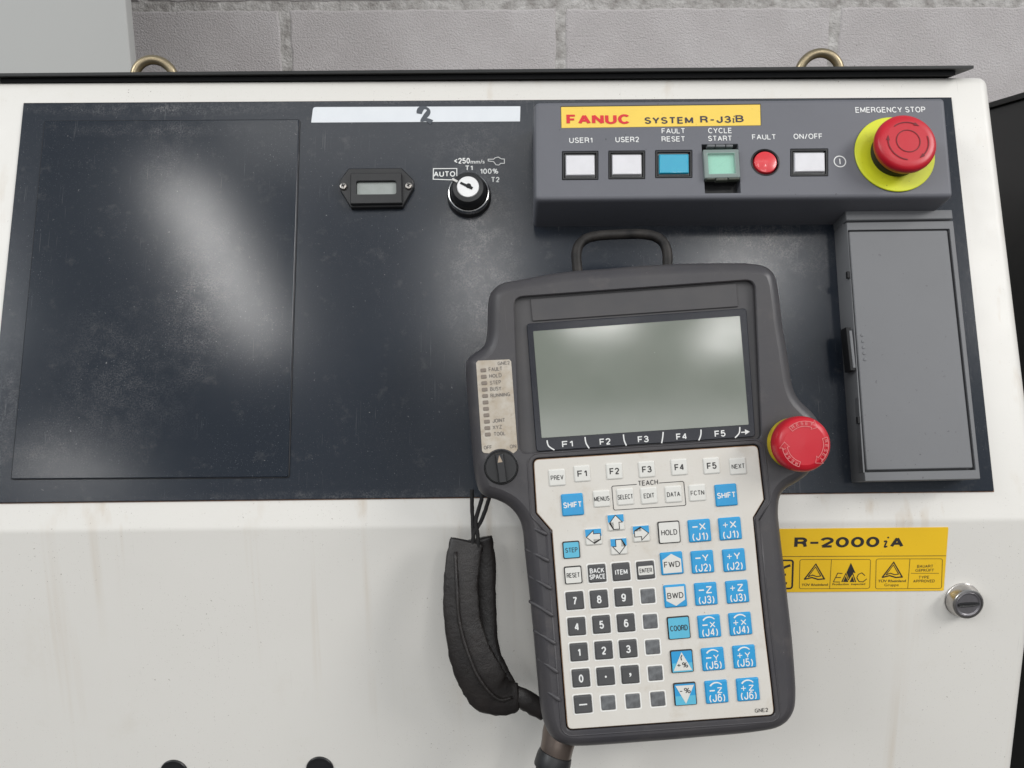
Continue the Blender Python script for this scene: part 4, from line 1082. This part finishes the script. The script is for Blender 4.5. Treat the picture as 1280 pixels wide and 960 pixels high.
# pendant stop button
pe = obj('stop_button', lathe('stop_button', [(.0155, -.002), (.0155, .0040), (.0151, .0050), (.0140, .0050), (.0140, .0080)], 48), mat('yellow_collar', (.62, .46, .02), .4, var=.6, varcol=(.2, .15, .03), vscale=200), PD, fr_at(PEN, 990.5, 554, 0), 'red stop button with a yellow collar at the right bulge')
EH2 = [(r*.93, z*.95) for r, z in [(.0150, .0078), (.0168, .0080), (.0176, .0095), (.0178, .0130), (.0176, .0170), (.0168, .0192), (.0153, .0207), (.0130, .0214), (0, .0218)]]
obj('button_head', lathe('button_head', EH2, 56), red, pe)
bm = bmesh.new(); P = []
pink = mat('pale_pink_print', (.60, .22, .21), .5)
for c0 in (93, 213, 338):
    a0, a1 = c0+36, c0-36
    ro_, ri_ = .0140, .0106
    zz = .0209
    o1 = arc(ro_-.0004, a0, a1+7, 10); i1 = arc(ri_, a0, a1+7, 10)
    head = [(.5*(ro_+ri_)*math.cos(math.radians(a1-8)), .5*(ro_+ri_)*math.sin(math.radians(a1-8)))]
    e_o = arc(ro_+.0012, a1+7, a1+7, 1)[:1]; e_i = arc(ri_-.0012, a1+7, a1+7, 1)[:1]
    loop = [i1[0], *o1, *e_o, *head, *e_i, *list(reversed(i1))]
    loop = [p for i, p in enumerate(loop) if i == 0 or (Vector(p)-Vector(loop[i-1])).length > 1e-6][:-1]
    ribbon_bm(bm, loop, .00028, zz, True)
    for i, ch in enumerate('RESET'):
        aa = a0-9-i*13; r_ = .01230
        P.append((ch, r_*math.cos(math.radians(aa)), r_*math.sin(math.radians(aa)), .0018, .0015, {'rot': math.radians(aa-90), 'z': zz}))
obj('arrow_print', mesh('arrow_print', bm, 0), pink, pe)
obj('lettering', text_mesh('lettering', P), pink, pe)

# grip ridges on the left rail
for (x0, y0_), (x1, y1) in ((((45, 45)), (132, 86)), ((50, 140), (140, 186)), ((62, 240), (149, 290)), ((65, 335), (156, 392)), ((82, 445), (165, 497)), ((95, 550), (174, 605)), ((108, 658), (182, 710))):
    A_ = (640+x0/3, 640+y0_/3); B_ = (640+x1/3, 640+y1/3)
    hs = [-.0060, -.0026, -.0004, .0006, .0008]
    ps = []
    for i, t in enumerate((0, .3, .55, .8, 1)):
        x = A_[0]+(B_[0]-A_[0])*t; y = A_[1]+(B_[1]-A_[1])*(t**1.15)
        u, v = PEN.px(x, y, hs[i]); ps.append((u, v, hs[i]-.0006))
    c0 = Vector(ps[2])
    obj('grip_ridge', tube('grip_ridge', [Vector(p)-c0 for p in spline(ps, 3, False)], [.0009, .0012, .0014, .0014, .0015, .0015, .0015, .0015, .0015, .0015, .0014, .0012, .0008], 8, upv=(0, 0, 1)), pbody, PD, PEN.M() @ Matrix.Translation(c0))

# hanging loop at the top
def p3(x, y, h): u, v = PEN.px(x, y, h); return (u, v, h)
lp = [(723, 350, -.034), (721.5, 334, -.034), (720.5, 318, -.035), (724, 306, -.036), (734, 298, -.037), (750, 294.5, -.0375), (775, 293, -.038), (800, 292.5, -.0375), (818, 295.5, -.037), (829, 303, -.036), (834, 316, -.035), (834.5, 330, -.034), (835, 344, -.034)]
obj('hanging_loop', tube('hanging_loop', spline([p3(*p) for p in lp], 4, False), .0034, 12, jit=.03), loopm, PD, label='dusty black rod loop at the top')
# bracket behind, resting on the sloping panel
obj('rear_bracket', slab('rear_bracket', rpoly(PEN.pl([(700, 560), (880, 548), (870, 470), (694, 482)], -.05), .004, 3), -.0625, -.049, .002), pbody2, PD)

# hand strap sleeve
SP = [(584, 676, -.030, .0108), (579, 700, -.0285, .0112), (576, 735, -.027, .0110), (578, 775, -.026, .0116), (586, 812, -.026, .0132), (599, 843, -.027, .0148), (613, 864, -.029, .0150), (631, 872, -.031, .0118), (648, 871, -.033, .0085)]
pts = spline([p3(x, y, h) for x, y, h, r in SP], 5, False)
rr = []
for i in range(len(pts)):
    t = i/5; j = min(int(t), len(SP)-2); w = t-j; rr.append(SP[j][3]*(1-w)+SP[j+1][3]*w)
obj('strap_sleeve', tube('strap_sleeve', pts, rr, 26, flat=.21, upv=(0, 0, 1), jit=.035), strapm, PD, label='creased black vinyl hand strap sleeve')
SI = [(598, 673, -.038, .0095), (603, 700, -.039, .0085), (605, 735, -.039, .0078), (606, 775, -.039, .0078), (608, 812, -.038, .0086), (618, 842, -.037, .0095), (630, 862, -.036, .0090)]
pts = spline([p3(x, y, h) for x, y, h, r in SI], 5, False)
rr = []
for i in range(len(pts)):
    t = i/5; j = min(int(t), len(SI)-2); w = t-j; rr.append(SI[j][3]*(1-w)+SI[j+1][3]*w)
obj('strap_flap', tube('strap_flap', pts, rr, 16, flat=.3, upv=(0, 0, 1), jit=.04), strapm, PD)
e0, e1 = Vector(p3(*SP[0][:3])), Vector(p3(*SP[1][:3])); dd = (e0-e1).normalized()
obj('strap_opening', tube('strap_opening', [e0-dd*.001, e0+dd*.0004], .0092, 20, flat=.2, upv=(0, 0, 1)), gap, PD)  # dark cap painted in for the shaded hollow of the sleeve
# seam ridge along the sleeve
sm = [(569, 690, -.026), (571, 735, -.0225), (574, 775, -.0215), (584, 815, -.021), (600, 850, -.022), (622, 874, -.026), (640, 872, -.030)]
obj('strap_seam', tube('strap_seam', spline([p3(*p) for p in sm], 4, False), .0012, 8, jit=.2), strapm, PD)
tl = [(642, 868, -.034, .0068), (655, 874, -.034, .0066), (668, 882, -.035, .0062), (682, 889, -.036, .0062)]
pts = [p3(x, y, h) for x, y, h, r in tl]
obj('strap_tail', tube('strap_tail', spline(pts, 4, False), [.0066]*13, 14, flat=.45, upv=(0, 0, 1), jit=.06), strapm, PD)
for cd in ([(603, 618, -.03), (601, 628, -.029), (595, 650, -.028), (597, 668, -.028), (598, 690, -.030)], [(612, 620, -.03), (608, 634, -.029), (600, 654, -.029), (592, 668, -.028), (591, 690, -.030)], [(590, 612, -.032), (590, 630, -.031), (591, 655, -.030), (592, 690, -.030)]):
    obj('strap_cord', tube('strap_cord', spline([p3(*p) for p in cd], 5, False), .0013, 8, jit=.1), cordm, PD)

# cable and its collar below
c0 = Vector(p3(702, 908, -.026)); c1 = Vector(p3(697, 930, -.024)); c2 = Vector(p3(694, 944, -.023))
obj('cable_collar', tube('cable_collar', [c0, c0.lerp(c1, .5), c1, c1+(c2-c1)*.85, c2], [.0112, .0112, .0104, .0102, .0098], 28, smooth=40), brownmetal, PD, label='brown metal cable collar')
cab = [p3(694.5, 942, -.023), p3(688, 962, -.022), p3(680, 990, -.020), p3(668, 1040, -.018), p3(640, 1150, -.02), p3(600, 1400, -.03)]
obj('cable_boot', tube('cable_boot', [Vector(cab[0])+(Vector(cab[1])-Vector(cab[0]))*t for t in (-.05, 0, .3, .9, 1)], [.0098, .0106, .0112, .0112, .0108], 28, smooth=40), rubber, PD)
pts = spline(cab, 6, False)
obj('cable', tube('cable', pts[3:], .0092, 20), rubber, PD)
